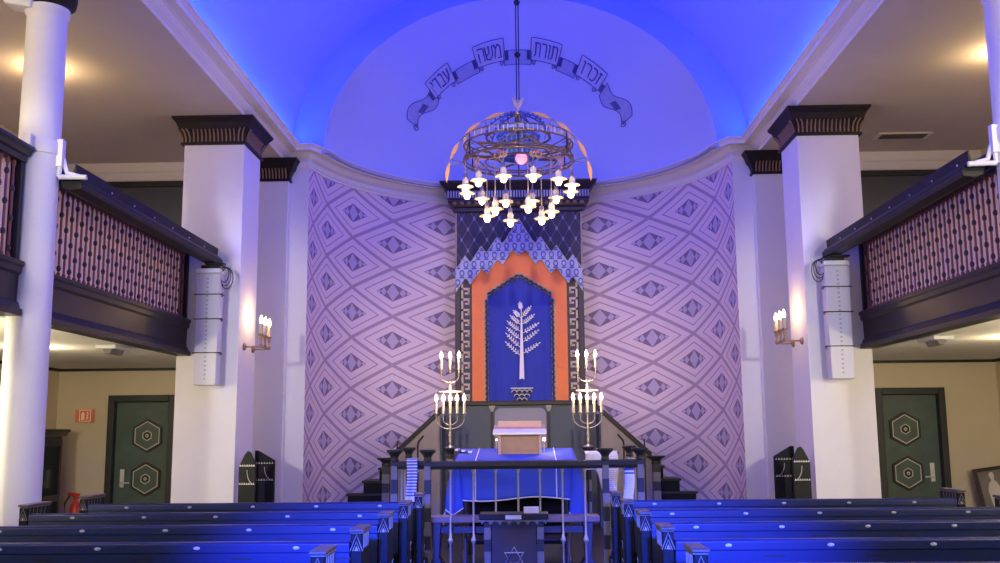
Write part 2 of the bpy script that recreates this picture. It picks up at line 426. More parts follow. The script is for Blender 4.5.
# ------------------------------------------------------------------ doors
def door(n, s):
    root = bpy.data.objects.new('door_%d' % n, None); C.objects.link(root); root['kind'] = 'structure'
    tag(root, 'dark green door with two hexagon panels, ' + ('steel handle at its left' if s < 0 else 'steel handle at its right'), 'door')
    root['kind'] = 'structure'
    root.location = (s*(DO+DI)/2, YW, 0)
    hw = (DO-DI)/2
    fr = MB()
    fr.box(-hw, -hw+.085, -.03, .16, 0, DT); fr.box(hw-.085, hw, -.03, .16, 0, DT); fr.box(-hw+.085, hw-.085, -.03, .16, DT-.09, DT)
    fr.build('door_frame', M['doorframe'], root, bevel=.008)
    lf = MB(); lf.box(-hw+.087, hw-.087, .07, .12, .01, DT-.092); lf.build('door_leaf', M['doorgreen'], root, bevel=.004)
    def hexr(cx, cz, r0, r1, y0, y1, m, name, par=root):
        h = MB(); vs = []
        for r in (r0, r1):
            for k in range(6):
                a = PI/2+PI*k/3
                vs += [(cx+r*cos(a), y0, cz+r*sin(a)), (cx+r*cos(a), y1, cz+r*sin(a))]
        fs = []
        for k in range(6):
            j = (k+1) % 6
            fs += [(2*k+1, 2*j+1, 12+2*j+1, 12+2*k+1), (2*k, 12+2*k, 12+2*j, 2*j), (2*k, 2*j, 2*j+1, 2*k+1), (12+2*k, 12+2*k+1, 12+2*j+1, 12+2*j)]
        h.add(vs, fs); return h.build(name, m, par)
    ox = -.07*s
    for cz in (1.60, 1.03):
        hp = hexr(ox, cz, .002, .195, .07, .045, M['doorgreen'], 'hexagon_panel')
        hexr(ox, cz, .195, .226, .07, .035, M['black'], 'hexagon_moulding', hp)
        hexr(ox, cz, .182, .194, .05, .04, M['silver'], 'hexagon_inlay', hp)
        hexr(ox, cz, .060, .070, .05, .038, M['silver'], 'hexagon_inlay', hp)
        hexr(ox, cz, .030, .050, .05, .030, M['black'], 'hexagon_moulding', hp)
        hexr(ox, cz, .012, .022, .05, .030, M['silver'], 'hexagon_inlay', hp)
    hx = s*(hw-.20)
    hd = MB(); hd.box(hx-.028, hx+.028, .055, .072, .92, 1.16); hd.build('handle_plate', M['chrome'], root, bevel=.006)
    hd = MB(); hd.tube([(hx, .06, .98), (hx, .01, .98), (hx-s*.02, .005, .98), (hx-s*.12, .005, .98)], .011, 8)
    hd.lathe([(.016, 0), (.016, -.014)], (hx, .056, 1.10), 12, axis='Y'); hd.build('door_handle', M['chrome'], root)
    bk = MB(); bk.box(-hw, hw, .13, .16, 0, DT-.09); bk.build('door_back', M['black'], root)
door(1, -1); door(2, 1)

# ------------------------------------------------------------------ piers, columns
def square_path(h):
    return [((-h, -h), (-1, -1)), ((h, -h), (1, -1)), ((h, h), (1, 1)), ((-h, h), (-1, 1))]
def pier(s):
    t = thing('pier', ('square white pier with dark gilt capital and candle sconce, ' + ('left' if s < 0 else 'right') + ' side of the nave'), 'pier', (s*3.6075, 11.715, 0), 0, 'square nave piers')
    h = .3575
    MB().box(-h, h, -h, h, 0, 5.035).build('shaft', M['plaster'], t, bevel=.006)
    cp = MB(); prof = [(0, 5.0), (.035, 5.003), (.035, 5.03), (.012, 5.036), (.016, 5.10), (.04, 5.16), (.062, 5.185), (.062, 5.20), (.085, 5.255), (.125, 5.305), (.125, 5.329), (-.3, 5.329)]
    cp.sweep(prof, square_path(h), True); c = cp.build('capital', M['capdark'], t)
    for ax in range(4):
        rb = MB()
        for k in range(15):
            x = -h+.02+(2*h-.04)*k/14
            if k in (0, 1, 13, 14):   # corner leaves lean outward
                e = -1 if k < 2 else 1
                pts = [(x, -h-.016, 5.038), (x, -h-.024, 5.09), (x+e*.012, -h-.05, 5.15), (x+e*.035, -h-.075, 5.185)]
                rb.tube(pts, .009, 6)
            else:
                rb.tube([(x, -h-.016, 5.042), (x, -h-.022, 5.10), (x, -h-.045, 5.155), (x, -h-.064, 5.18)], .0085, 6)
        o = rb.build('fluting', M['bronze'], c); o.rotation_euler = (0, 0, ax*PI/2)
    sw = MB()
    x = -s*(h-.10)
    for z in (3.55, 3.49): sw.box(x-.02, x+.02, -h-.014, -h-.001, z-.022, z+.022)
    sw.build('wall_socket', M['white'], t, bevel=.003)
    return t
pier(-1); pier(1)

def column(s, x):
    t = thing('column', ('round white column in front of the balcony rail, ' + ('left' if s < 0 else 'right') + ' edge of view'), 'column', (x, 7.55, 0), 0, 'round balcony columns')
    MB().lathe([(.20, 0), (.20, .12), (.172, .14), (.168, .5), (.160, 2.4), (.152, 4.9), (.152, 4.95), (.168, 4.96), (.168, 5.01)], n=40).build('shaft', M['plaster'], t)
    MB().lathe([(.153, 5.01), (.17, 5.015), (.17, 5.03), (.175, 5.035), (.21, 5.05), (.22, 5.1), (.22, 5.18), (.26, 5.2), (.30, 5.26), (.30, 5.329)], n=40).build('capital', M['capdark'], t)
    c = MB(); c.lathe([(.158, 3.79), (.166, 3.79), (.166, 3.90), (.158, 3.90)], n=32, caps=False)
    c.box(-.2 if s > 0 else .12, -.12 if s > 0 else .2, -.03, .03, 3.70, 3.92); c.box(-.03, .03, -.205, -.15, 3.80, 3.92)
    c.tube([(-s*.16, .02, 3.86), (-s*.22, .03, 3.66), (-s*.36, .04, 3.62)], .02, 6); c.tube([(-s*.17, 0, 3.62), (-s*.38, .02, 3.62)], .022, 6)
    c.tube([(-s*.17, 0, 3.62), (-s*.18, 0, 3.86)], .02, 6)
    c.build('bracket_clamp', M['white'], t, bevel=.003)
    return t
colL = column(-1, -3.78); colR = column(1, 3.86)
p = thing('wall_speaker', 'small white box clamped to the top of the left column', 'speaker', (-3.93, 7.45, 5.05))
b = MB(); b.prism([(-.12, -.05), (.10, -.09), (.12, .08), (-.12, .09)], -.09, .09); b.build('case', M['white'], p, bevel=.012)
b = MB(); b.box(.10, .125, -.1, .1, -.03, .05); b.tube([(.10, -.02, .0), (.16, -.03, 0)], .012, 6); b.build('bracket', M['white'], p)

# ------------------------------------------------------------------ balconies
def baluster_mesh(odd):
    b = MB(); z0, z1 = 2.93, 3.70
    prof = [(.017, z0), (.017, z0+.03), (.009, z0+.045)]
    ks = [.25, .55, .85] if odd else [.10, .40, .70]
    kn = []
    for k in ks:
        z = z0+(z1-z0)*k
        prof += [(.0105, z-.05), (.0095, z-.03), (.0105, z), (.0095, z+.03), (.0105, z+.05)]; kn.append(z)
    prof += [(.009, z1-.06), (.017, z1-.04), (.017, z1)]
    b.use(M['baluster']); b.lathe(prof, n=8)
    b.use(M['knob'])
    for z in kn: b.lathe([(.009, -.024), (.017, -.018), (.015, -.010), (.022, 0), (.015, .010), (.017, .018), (.009, .024)], (0, 0, z), 10)
    return b
def balcony(s, y0, y1, label, x0=3.82):
    t = thing('balcony_railing', label, 'railing', (s*x0, y0, 0), 0, 'gallery balcony railings')
    L = y1-y0
    f = lambda a, b, y: (s*a, y, b)
    fa = MB(); fa.prism([(-.02, 2.50), (.14, 2.50), (.14, 2.93), (.02, 2.93), (-.015, 2.915), (-.015, 2.885), (.0, 2.87), (.0, 2.83), (.025, 2.81), (.03, 2.62), (.015, 2.60), (.0, 2.56), (-.02, 2.55)], 0, L, f)
    fa.build('fascia', M['balcony'], t)
    hr = MB(); hr.prism([(.02, 3.69), (.14, 3.69), (.17, 3.75), (.17, 3.80), (.14, 3.83), (0, 3.83), (-.04, 3.81), (-.045, 3.785), (-.02, 3.77), (-.01, 3.74), (.015, 3.73)], 0, L, f)
    hr.build('handrail', M['balcony'], t)
    bp = MB(); bp.box(min(s*.115, s*.125), max(s*.115, s*.125), .02, L-.02, 2.93, 3.69); bp.build('backing_panel', M['backing'], t)
    n = int(round((L-.16)/.0985)); 
    ma = baluster_mesh(True).build('baluster', None, t); mb_ = baluster_mesh(False).build('baluster', None, t)
    for i in range(n+1):
        y = .08+(L-.16)*i/n
        if i < 2: o = (ma, mb_)[i]
        else:
            o = (ma, mb_)[i % 2].copy(); C.objects.link(o); o.parent = t
        o.location = (s*.075, y, 0)
    pm = MB()
    for y in (0, L-.05): pm.box(min(s*.03, s*.12), max(s*.03, s*.12), y, y+.05, 2.93, 3.69)
    for y in (0, L-.05):
        pm2 = MB(); pm2.box(min(s*.03, s*.12), max(s*.03, s*.12), y, y+.05, 2.93, 3.69); pm2.build('end_post', M['balcony'], t, bevel=.004)
    return t
balcony(-1, 4.2, 7.375, 'near balcony railing cut by the left edge, in front of the left column', 3.765)
balcony(-1, 7.66, 11.35, 'long left balcony railing with bobbin balusters between column and pier')
balcony(1, 7.66, 11.35, 'long right balcony railing with bobbin balusters between column and pier', 3.85)

for s, nm, ye in ((-1, 'left', 4.19), (1, 'right', 7.44)):
    f_ = MB(); f_.box(min(s*3.83, s*3.949), max(s*3.83, s*3.949), YB, ye, 2.5, 2.93); struct(f_, 'trim_balcony_'+nm, M['balcony'])
# stage light bars carried in front of the rails
def light_bar(s, label):
    t = thing('stage_light_bar', label, 'light bar', (s*3.52, 7.62, 3.60), 0, 'black light bars on the balconies')
    L = 3.70; f = lambda a, b, y: (s*a, y, b)
    h = MB(); h.prism([(-.06, -.06), (.03, -.075), (.10, -.05), (.12, .03), (.06, .055), (-.03, .045), (-.07, .0)], 0, L, f); h.build('housing', M['bar'], t, bevel=.006)
    v = MB(); v.prism([(-.005, .045), (.012, .05), (.002, .145), (-.012, .143)], 0, L, f); v.build('visor', M['bar'], t)
    st = MB(); st.box(min(s*-.066, s*-.05), max(s*-.066, s*-.05), .02, L-.02, -.03, -.005); st.build('lens_strip', M['dgrey'], t)
    for k in range(7):
        b = MB(); b.lathe([(.001, -.006), (.010, -.004), (.010, .003), (.004, .006)], (s*-.012, .2+.5*k, .075), 8, axis='X'); b.build('bolt', M['white'], t)
    for k in range(3):
        b = MB(); y = .3+1.35*k
        b.tube([(s*.08, y, .0), (s*.2, y, .04), (s*.33, y, .12)], .014, 6); b.build('bracket', M['bar'], t)
    return t
light_bar(-1, 'long black light bar in front of the left balcony rail')
light_bar(1, 'long black light bar in front of the right balcony rail')

# hanging column speakers
def speaker(s, label):
    t = thing('column_speaker', label, 'speaker', (s*3.525, 11.12, 2.15), 0, 'white column speakers')
    b = MB(); b.prism([(-.125, 0), (.125, 0), (.138, 1.26), (-.138, 1.26)], -.085, .085); b.build('cabinet', M['speaker'], t, bevel=.012)
    MB().box(-.14, .14, -.09, .09, 1.262, 1.315).build('top_cap', M['white'], t, bevel=.008)
    g = MB()
    for k in range(24):
        g.box(-.012, .012, -.089, -.0855, .06+k*.049, .078+k*.049)
    g.build('grille_slot', M['slot'], t)
    for z in (.36, .74, 1.02):
        w = MB(); w.tube([(-.14, .06, z), (-.145, -.09, z), (.145, -.09, z), (.145, .06, z)] if s > 0 else [(.14, .06, z), (.145, -.09, z), (-.145, -.09, z), (-.145, .06, z)], .006, 6)
        w.tube([(-s*.145, -.09, z), (-s*.18, -.10, z), (-s*.185, -.10, z-.02), (-s*.165, -.10, z-.035)], .005, 6)
        w.build('strap', M['cable'], t)
    h = MB(); h.box(-.10, .10, -.03, .06, 1.317, 1.36); h.tube([(0, .02, 1.35), (0, .05, 1.42), (s*.10, .1, 1.45)], .02, 6); h.box(-.05, .16, -.05, .05, 1.365, 1.385); h.build('hanger', M['bar'], t)
    c = MB()
    for k in range(3):
        r = .07+.012*k; cx = -s*(.17+.01*k); cz = 1.25-.02*k
        c.tube([(cx+r*cos(a*PI/8)*.75, -.04+.02*k, cz+r*sin(a*PI/8)*1.3) for a in range(16)], .006, 6, True)
    c.tube([(-s*.06, 0, 1.39), (-s*.13, -.02, 1.36), (-s*.16, -.03, 1.33)], .009, 6)
    c.build('cable_loop', M['cable'], t)
speaker(-1, 'tall white column speaker hung at the end of the left balcony')
speaker(1, 'tall white column speaker hung at the end of the right balcony')

# candle sconces on the inner faces of the piers
def sconce(s, label):
    t = thing('wall_sconce', label, 'wall lamp', (s*3.25, 11.75, 2.62), 0, 'candle sconces on the piers')
    for y in (-.17, .20):
        m = MB(); m.lathe([(.045, 0), (.045, .012), (.03, .025), (.014, .03)] if s < 0 else [(.045, 0), (.045, -.012), (.03, -.025), (.014, -.03)], (0, y, 0), 16, axis='X'); mo = m.build('wall_rose', M['bronze'], t)
        a = MB(); a.tube([(-s*.02, y, 0), (-s*.20, y, 0)], .009, 8); a.build('arm', M['bronze'], t)
    br = MB(); br.tube([(-s*.20, -.20, 0), (-s*.20, .23, 0)], .010, 8); br.build('cross_bar', M['bronze'], t)
    for y in (-.17, .015, .20):
        c = MB(); c.lathe([(.006, -.01), (.02, .0), (.024, .02), (.010, .04), (.012, .08), (.022, .10), (.012, .115), (.03, .13), (.033, .15)], (-s*.20, y, 0), 12); cc = c.build('candle_cup', M['bronze'], t)
        k = MB(); k.lathe([(.022, .145), (.022, .27)], (-s*.20, y, 0), 12); k.build('candle', M['candle'], t)
        f = MB(); f.lathe([(.008, .27), (.020, .29), (.023, .31), (.015, .345), (.003, .37)], (-s*.20, y, 0), 10); f.build('bulb', M['flame'], t)
    light('sconce_glow', 'POINT', (s*3.05, 11.76, 2.99), 6.5, (1, .62, .20), .05)
sconce(-1, 'three candle brass sconce on the left pier, lit')
sconce(1, 'three candle brass sconce on the right pier, lit')

# ------------------------------------------------------------------ chandelier
HX, HY = 0.0, 10.0
ch = thing('chandelier', 'large gilt crown chandelier with hoops, copper leaf arch and eighteen lit glass lamps', 'chandelier', (HX, HY, 3.7))
Zc = lambda z: z-3.7
def hoop(r, z, n=48): return [(r*cos(2*PI*k/n), r*sin(2*PI*k/n), Zc(z)) for k in range(n)]
for r, z, w in ((.565, 4.36, .012), (.565, 4.40, .007), (.565, 4.53, .009), (.565, 4.60, .008), (.34, 4.36, .009), (.33, 4.62, .012)):
    MB().tube(hoop(r, z), w, 6, True).build('hoop', M['ironb'], ch)
b = MB()
for k in range(36):          # openwork letter band between the upper hoops: little uprights, arches and bars
    a = 2*PI*k/36; a2 = a+.10
    P = lambda q, z: (.567*cos(q), .567*sin(q), Zc(z))
    b.tube([P(a, 4.53), P(a, 4.60)], .006, 5)
    if k % 3 == 0: b.tube([P(a, 4.595), P(a2, 4.595), P(a2, 4.54)], .006, 5)
    elif k % 3 == 1: b.tube([P(a, 4.54), P(a2, 4.54), P(a2, 4.59)], .006, 5)
    else: b.tube([P(a2, 4.53), P(a2, 4.58), P(a+.04, 4.565)], .006, 5)
b.build('letter_band', M['gold'], ch)
b = MB()
for tri in (0, 1):           # the hoop is braced by a six pointed star
    pts = [(.56*cos(PI/2+tri*PI/3+2*PI*k/3+.26), .56*sin(PI/2+tri*PI/3+2*PI*k/3+.26), Zc(4.46+.02*tri)) for k in range(3)]
    for k in range(3): b.tube([pts[k], pts[(k+1) % 3]], .012, 6)
b.build('star_frame', M['ironb'], ch)
b = MB()
for k in range(12):
    a = 2*PI*k/12; a2 = 2*PI*(k+1)/12
    if k % 2: a, a2 = a2, a
    b.tube([(.565*cos(a), .565*sin(a), Zc(4.36)), (.565*cos(a2), .565*sin(a2), Zc(4.53))], .008, 6)
    b.tube([(.565*cos(a2), .565*sin(a2), Zc(4.36)), (.565*cos(a2), .565*sin(a2), Zc(4.60))], .008, 6)
b.build('lattice_brace', M['ironb'], ch)
for k in range(8):           # scroll rings hanging under the lower hoop
    b = MB(); a = 2*PI*(k+.5)/8
    for q in (-.07, .07):
        c = Vector((.46*cos(a+q), .46*sin(a+q), Zc(4.325)))
        b.tube([c+Vector((-sin(a)*.032*cos(t*PI/5), cos(a)*.032*cos(t*PI/5), .032*sin(t*PI/5))) for t in range(10)], .006, 5, True)
    b.tube([(.34*cos(a), .34*sin(a), Zc(4.36)), (.565*cos(a), .565*sin(a), Zc(4.36))], .007, 5)
    b.build('scroll_ring', M['copper'], ch)
for k in range(8):           # ribs of the crown with beads
    a = 2*PI*(k+.25)/8
    arc = [(.33*cos(t)*cos(a), .33*cos(t)*sin(a), Zc(4.62+.25*sin(t))) for t in [PI/2*i/8 for i in range(8)]]
    r = MB(); r.tube(arc, .009, 6)
    for q in arc: r.ball((q[0]*1.03, q[1]*1.03, q[2]+.012), .013, 8)
    r.build('crown_rib', M['crownblue'], ch)
b = MB()
for k in range(8):
    a = 2*PI*(k+.25)/8; a2 = 2*PI*(k+1.25)/8
    p = lambda q, z, r=.205: (r*cos(q), r*sin(q), Zc(z))
    b.use(M['crownblue']); b.add([p(a, 4.40), p(a2, 4.40), p(a2, 4.60), p(a, 4.60)], [(0, 1, 2, 3)])
    b.use(M['crownpale']); b.tube([p(a, 4.39), p(a, 4.62)], .010, 6)
    for z in (4.40, 4.46, 4.53, 4.60): b.tube([p(a, z, .207), p(a2, z, .207)], .006, 5)
    for e in (.33, .66): q = a+(a2-a)*e; b.tube([p(q, 4.40, .203), p(q, 4.60, .203)], .004, 5)
b.build('tablet_drum', None, ch, solid=0)
b = MB()
for k in range(8):
    a = 2*PI*(k+.25)/8; a2 = 2*PI*(k+1.25)/8; n = 4
    for i in range(n):
        q = a+(a2-a)*(i+.5)/n
        b.box(-.020, .020, -.004, .004, -.04, .04, Matrix.Translation((.225*cos(q), .225*sin(q), Zc(4.665))) @ Matrix.Rotation(q+PI/2, 4, 'Z'))
    b.tube([(.225*cos(a), .225*sin(a), Zc(4.62)), (.225*cos(a2), .225*sin(a2), Zc(4.62))], .008, 5)
b.build('crown_frieze', M['crownpale'], ch)
b = MB()
for k in range(4):
    a = PI/2*k+.3
    b.tube([(.10*cos(a), .10*sin(a), Zc(4.70)), (.11*cos(a), .11*sin(a), Zc(4.80)), (.05*cos(a), .05*sin(a), Zc(4.88))], .009, 6)
b.tube([(.10*cos(.4*k), .10*sin(.4*k), Zc(4.70)) for k in range(16)], .008, 6, True)
b.lathe([(.015, 0), (.035, .02), (.03, .05), (.012, .07), (.02, .09), (.006, .12)], (0, 0, Zc(4.74)), 12)
b.build('inner_crown', M['ironb'], ch)
b = MB(); b.lathe([(.05, Zc(4.86)), (.06, Zc(4.88)), (.03, Zc(4.90)), (.012, Zc(4.93)), (.02, Zc(4.95)), (.012, Zc(4.97)), (.006, Zc(5.06))], n=14)
for sx in (-1, 1):           # outspread wing pair of the finial
    b.prism([(0, Zc(4.95)), (sx*.025, Zc(4.945)), (sx*.05, Zc(5.0)), (sx*.062, Zc(5.055)), (sx*.035, Zc(5.03)), (sx*.018, Zc(4.99)), (0, Zc(5.0))], -.008, .008)
b.build('finial', M['gold'], ch)
b = MB(); b.ball((.03, -.12, Zc(4.365)), .062, 18); b.build('pink_lamp', M['pinkglow'], ch)
arch = [(.742*cos(PI*k/40), 0, Zc(4.16)+.742*sin(PI*k/40)) for k in range(41)]
MB().tube(arch, .005, 5).build('leaf_arch', M['ironb'], ch)
for k, dg in enumerate((8, 27, 50, 71, 109, 130, 153, 172)):
    a0 = math.radians(dg); lf = MB(); vs = []; n = 8; ha = .148
    for i in range(n+1):
        q = a0-ha+2*ha*i/n; w = .021*sin(PI*(i+.15)/(n+.3))
        for rr in (.742-w, .742+w):
            for y in (-.008, .008): vs.append((rr*cos(q), y, Zc(4.16)+rr*sin(q)))
    fs = [(0, 1, 3, 2), (4*n, 4*n+2, 4*n+3, 4*n+1)]
    for i in range(n):
        o = 4*i
        fs += [(o, o+4, o+5, o+1), (o+2, o+3, o+7, o+6), (o, o+2, o+6, o+4), (o+1, o+5, o+7, o+3)]
    lf.add(vs, fs)
    for i in range(1, n): 
        q = a0-ha+2*ha*i/n; w = .020*sin(PI*i/n)
        lf.tube([((.742-w)*cos(q), -.010, Zc(4.16)+(.742-w)*sin(q)), ((.742+w)*cos(q+.02), -.010, Zc(4.16)+(.742+w)*sin(q+.02))], .003, 4)
    lf.build('copper_leaf', M['copper'], ch)
b = MB()
for dg in (14, 19, 38, 62, 118, 142, 161, 166):
    a = math.radians(dg); r0 = .58 if dg < 40 or dg > 140 else .5
    x1, z1 = .742*cos(a), Zc(4.16)+.742*sin(a)
    x0 = math.copysign(min(.565, abs(x1)*.78), x1); z0 = min(z1-.06, Zc(4.60)) if abs(x1) < .6 else Zc(4.36)
    b.tube([(x0, 0, z0), (x1, 0, z1)], .0045, 5)
b.build('arch_stay', M['ironb'], ch)
b = MB()
for x in (-.012, .014): b.tube([(x, 0, Zc(5.03)), (x, 0, Zc(VZ+VH))], .006, 6)
for z in (5.52, 6.10): b.lathe([(.01, -.03), (.03, -.015), (.034, .01), (.015, .03)], (0, 0, Zc(z)), 10)
b.build('suspension_rod', M['raildark'], ch)
def lamp(x, y, zb, ztop):
    l = MB(); l.tube([(x, y, Zc(zb+.14)), (x, y, Zc(ztop))], .0055, 6); 
    l.lathe([(.006, .165), (.020, .155), (.022, .12), (.027, .108), (.018, .10)], (x, y, Zc(zb)), 12)
    lo = l.build('lamp_stem', M['brass'], ch)
    s_ = MB(); s_.lathe([(.024, .105), (.034, .085), (.030, .06), (.038, .042), (.080, .028), (.084, .020), (.078, .022), (.036, .034), (.026, .05), (.026, .085)], (x, y, Zc(zb)), 18, caps=False)
    s_.build('lamp_shade', M['shade'], lo)
    q = MB(); q.lathe([(.008, .06), (.018, .05), (.022, .03), (.033, .005), (.033, -.015), (.022, -.036), (.004, -.043)], (x, y, Zc(zb)), 14); q.build('bulb', M['bulb'], lo)
    light('chandelier_glow', 'POINT', (HX+x, HY+y, zb-.075), 1.15, (1, .70, .36), .03)
for k in range(12):
    a = math.radians(15+30*k); lamp(.56*cos(a), .56*sin(a), 4.05, 4.36)
for k in range(6):
    a = math.radians(106-60*k); lamp(.34*cos(a), .34*sin(a), 3.79, 4.36)

# ------------------------------------------------------------------ the ark
AKY = 15.36
ark = thing('ark', 'tall ark with dark lattice panel, blue stepped valance and orange frame in the apse', 'ark', (CX, AKY, 2.06))
U = lambda px: (px-519)/63.7          # elevation drawing of the ark, 63.7 units to the metre
W = lambda py: (402-py)/63.7
sym = lambda pts: pts+[(1038-x, y) for x, y in reversed(pts)]
b = MB(); b.box(-1.0, 1.0, .10, .62, 0, 3.06); b.build('carcass', M['keydark'], ark)
b = MB(); b.box(-1.0, 1.0, .075, .10, 1.6, 3.06); b.build('lattice_panel', M['lattice'], ark)
b = MB()
for x0, x1, z0, z1 in ((-1.0, -.975, 1.55, 3.03), (.975, 1.0, 1.55, 3.03), (-1.0, 1.0, 3.03, 3.05)): b.box(x0, x1, .06, .076, z0, z1)
b.build('panel_border', M['tan'], ark)
for s in (-1, 1):
    b = MB(); b.box(min(s*.915, s*1.0), max(s*.915, s*1.0), -.02, .10, 0, 1.78); b.build('outer_stile', M['keydark'], ark, bevel=.006)
    kb = MB(); kb.use(M['keydark']); kb.box(min(s*.735, s*.913), max(s*.735, s*.913), .03, .10, 0, 1.95)
    kb.use(M['keytan']); x0, x1 = s*.905, s*.765
    kx = lambda a: x0+(x1-x0)*a
    def kbar(a0, a1, z0, z1):
        kb.box(min(kx(a0), kx(a1)), max(kx(a0), kx(a1)), .018, .031, z0, z1)
    P_ = .165; n = 11
    for i in range(n):       # Greek key: an S-shaped bar repeated up the band
        z = .03+P_*i
        if z+P_ > 1.95: break
        kbar(0, .22, z, z+P_*.55) if i % 1 == 0 else None
        kbar(0, .92, z+P_*.38, z+P_*.58)
        kbar(.72, .92, z+P_*.05, z+P_*.45)
        kbar(.40, .92, z-P_*.02, z+P_*.16)
        kbar(0, .22, z+P_*.5, z+P_)
    kb.build('key_band', None, ark)
# orange surround with a pointed, scalloped opening
outer = [(472, 402), (472, 275), (484, 262), (500, 252), (519, 243)]
inner = [(487, 402), (487, 297), (519, 277)]
ofr = MB()
L_o = [(U(x), W(y)) for x, y in outer]; L_i = [(U(x), W(y)) for x, y in inner]
for s in (1, -1):
    poly = [(s*x, z) for x, z in L_o]+[(s*x, z) for x, z in reversed(L_i)]
    ofr.prism(poly, .0, .06)
ofr.build('orange_surround', M['orange'], ark)
sc = MB(); sc2 = MB()
def scallop(cx, cz, ang, r=.034):
    def disc(mb, rr, y0, y1):
        pts = [(cx+rr*cos(ang-PI/2-.25+(PI+.5)*k/10), cz+rr*sin(ang-PI/2-.25+(PI+.5)*k/10)) for k in range(11)]
        mb.prism(pts, y0, y1)
    disc(sc, r+.021, -.006, .004); disc(sc2, r, -.012, .0)
for s in (-1, 1):
    for k in range(20):
        z = .045+.084*k
        if z > W(297)-.02: break
        scallop(s*U(487)*-1*1 if False else s*.502, z, PI if s < 0 else 0)
    for k in range(7):
        f_ = (k+.5)/7; x = .502*(1-f_); z = W(297)+(W(277)-W(297))*f_
        scallop(s*x, z, PI/2+s*-.56)
sc.build('scallop_border', M['tan'], ark); sc2.build('scallop_inlay', M['navycloth'], ark)
# stepped valance
top = [(456, 271), (461, 265), (465.5, 257), (470, 263.5), (472, 263), (481.7, 247.5), (486, 254), (488, 253), (497.4, 238.5), (502, 245), (505, 243), (519, 220)]
bot = [(456, 293.5), (465.5, 279.5), (470.5, 286), (481.7, 270.5), (487.3, 276), (497, 261.5), (502.9, 266.5), (512, 252), (519, 257)]
vl = MB()
t2 = [(U(x), W(y)) for x, y in top]; b2 = [(U(x), W(y)) for x, y in bot]
for s in (1, -1):
    # strips between upper and lower outlines
    def at(pl, x):
        for (xa, za), (xb, zb) in zip(pl, pl[1:]):
            if xa-1e-9 <= x <= xb+1e-9: return za+(zb-za)*(x-xa)/(xb-xa)
        return pl[-1][1]
    xs = sorted(set([p[0] for p in t2]+[p[0] for p in b2]))
    for xa, xb in zip(xs, xs[1:]):
        vl.prism([(s*xa, at(b2, xa)), (s*xb, at(b2, xb)), (s*xb, at(t2, xb)), (s*xa, at(t2, xa))], -.05, -.025)
vl.build('stepped_valance', M['lamb'], ark)
for pl, nm in ((t2, 'valance_edging'), (b2, 'valance_edging')):
    for s in (1, -1):
        e = MB(); e.tube([(s*x, -.05, z) for x, z in pl], .008, 5); e.build(nm, M['pewter'], ark)
cr = MB()
prof = [(.0, 2.98), (.02, 3.0), (.02, 3.05), (.06, 3.07), (.075, 3.12), (.10, 3.14), (.10, 3.17), (.12, 3.18), (.12, 3.32), (.15, 3.34), (.22, 3.42), (.235, 3.45), (-.3, 3.45)]
cr.sweep(prof, [((-1.0, .60), (-1, 0)), ((-1.0, .05), (-1, -1)), ((1.0, .05), (1, -1)), ((1.0, .60), (1, 0))]); c_ = cr.build('cornice', M['darkwood'], ark)
dn = MB()
for k in range(52): x = -1.10+2.2*k/51; dn.box(x-.010, x+.010, -.090, -.068, 3.20, 3.30)
dn.build('dentils', M['pewter'], c_)
dn = MB()
for k in range(19): dn.lathe([(.006, -.02), (.03, -.012), (.035, 0), (.03, .012), (.006, .02)], (-1.0+2.0*k/18, -.035, 3.12), 10, axis='Y')
dn.build('rosettes', M['bronze'], c_)

# curtain in the opening
cu = thing('ark_curtain', 'blue ark curtain embroidered with a pale leafy tree above a small bowl', 'curtain', (CX, AKY+.045, 2.06))
W0 = .53
def curt(u, v):
    x = -W0+2*W0*u; zt = W(296)+(W(272)-W(296))*(1-abs(x)/W0)
    z = .0+zt*v
    return (x, .010*sin(9*x+.6)+.008*sin(23*x+1.5*z)+.004*sin(41*x), z)
cb = MB(); cb.grid(curt, 60, 12); cb.build('cloth', M['curtain'], cu)
T = lambda px, py: (U(px), -.035, W(py))
def leafs(mb, p, q, n, ln, wd):
    (x0, y0), (x1, y1) = p, q; dx, dy = x1-x0, y1-y0; L = sqrt(dx*dx+dy*dy); dx /= L; dy /= L
    mb.tube([T(x0, y0), T((x0+x1)/2, (y0+y1)/2+.8), T(x1, y1)], .006, 5)
    for i in range(n+1):
        f_ = .22+.78*i/n; bx, by = x0+(x1-x0)*f_, y0+(y1-y0)*f_
        for sd in ((-1, 1) if i < n else (0,)):
            a = math.atan2(dy, dx)+sd*.9
            ex, ey = cos(a), sin(a); nx, ny = -ey, ex; l_ = ln*(1-.3*f_)
            pts = [(bx, by), (bx+ex*l_*.4+nx*wd, by+ey*l_*.4+ny*wd), (bx+ex*l_, by+ey*l_), (bx+ex*l_*.4-nx*wd, by+ey*l_*.4-ny*wd)]
            mb.prism([(U(x), W(y)) for x, y in pts], -.040, -.030)
tr = MB()
tr.prism([(U(x), W(y)) for x, y in [(518.2, 380), (519.3, 345), (520.2, 318), (521.6, 318), (522.2, 345), (523, 380), (520.6, 379)]], -.04, -.03)
tr.tube([T(520.9, 320), T(520.6, 306)], .008, 5)
for p, q in (((520, 357), (506, 344)), ((520, 349), (506.5, 335.5)), ((520, 341), (507.5, 330)), ((520, 333), (508, 323.5)), ((520, 326), (511, 318)), ((520, 319), (514, 313)),
             ((521, 355), (537.5, 345)), ((521, 344), (536.5, 332.5)), ((521, 335), (536.5, 325.5)), ((521, 326), (532.5, 317)), ((521, 319), (529.5, 309)), ((520.6, 312), (519.6, 305))):
    leafs(tr, p, q, 5, 3.5, .72)
tr.build('tree_embroidery', M['embroid'], cu)
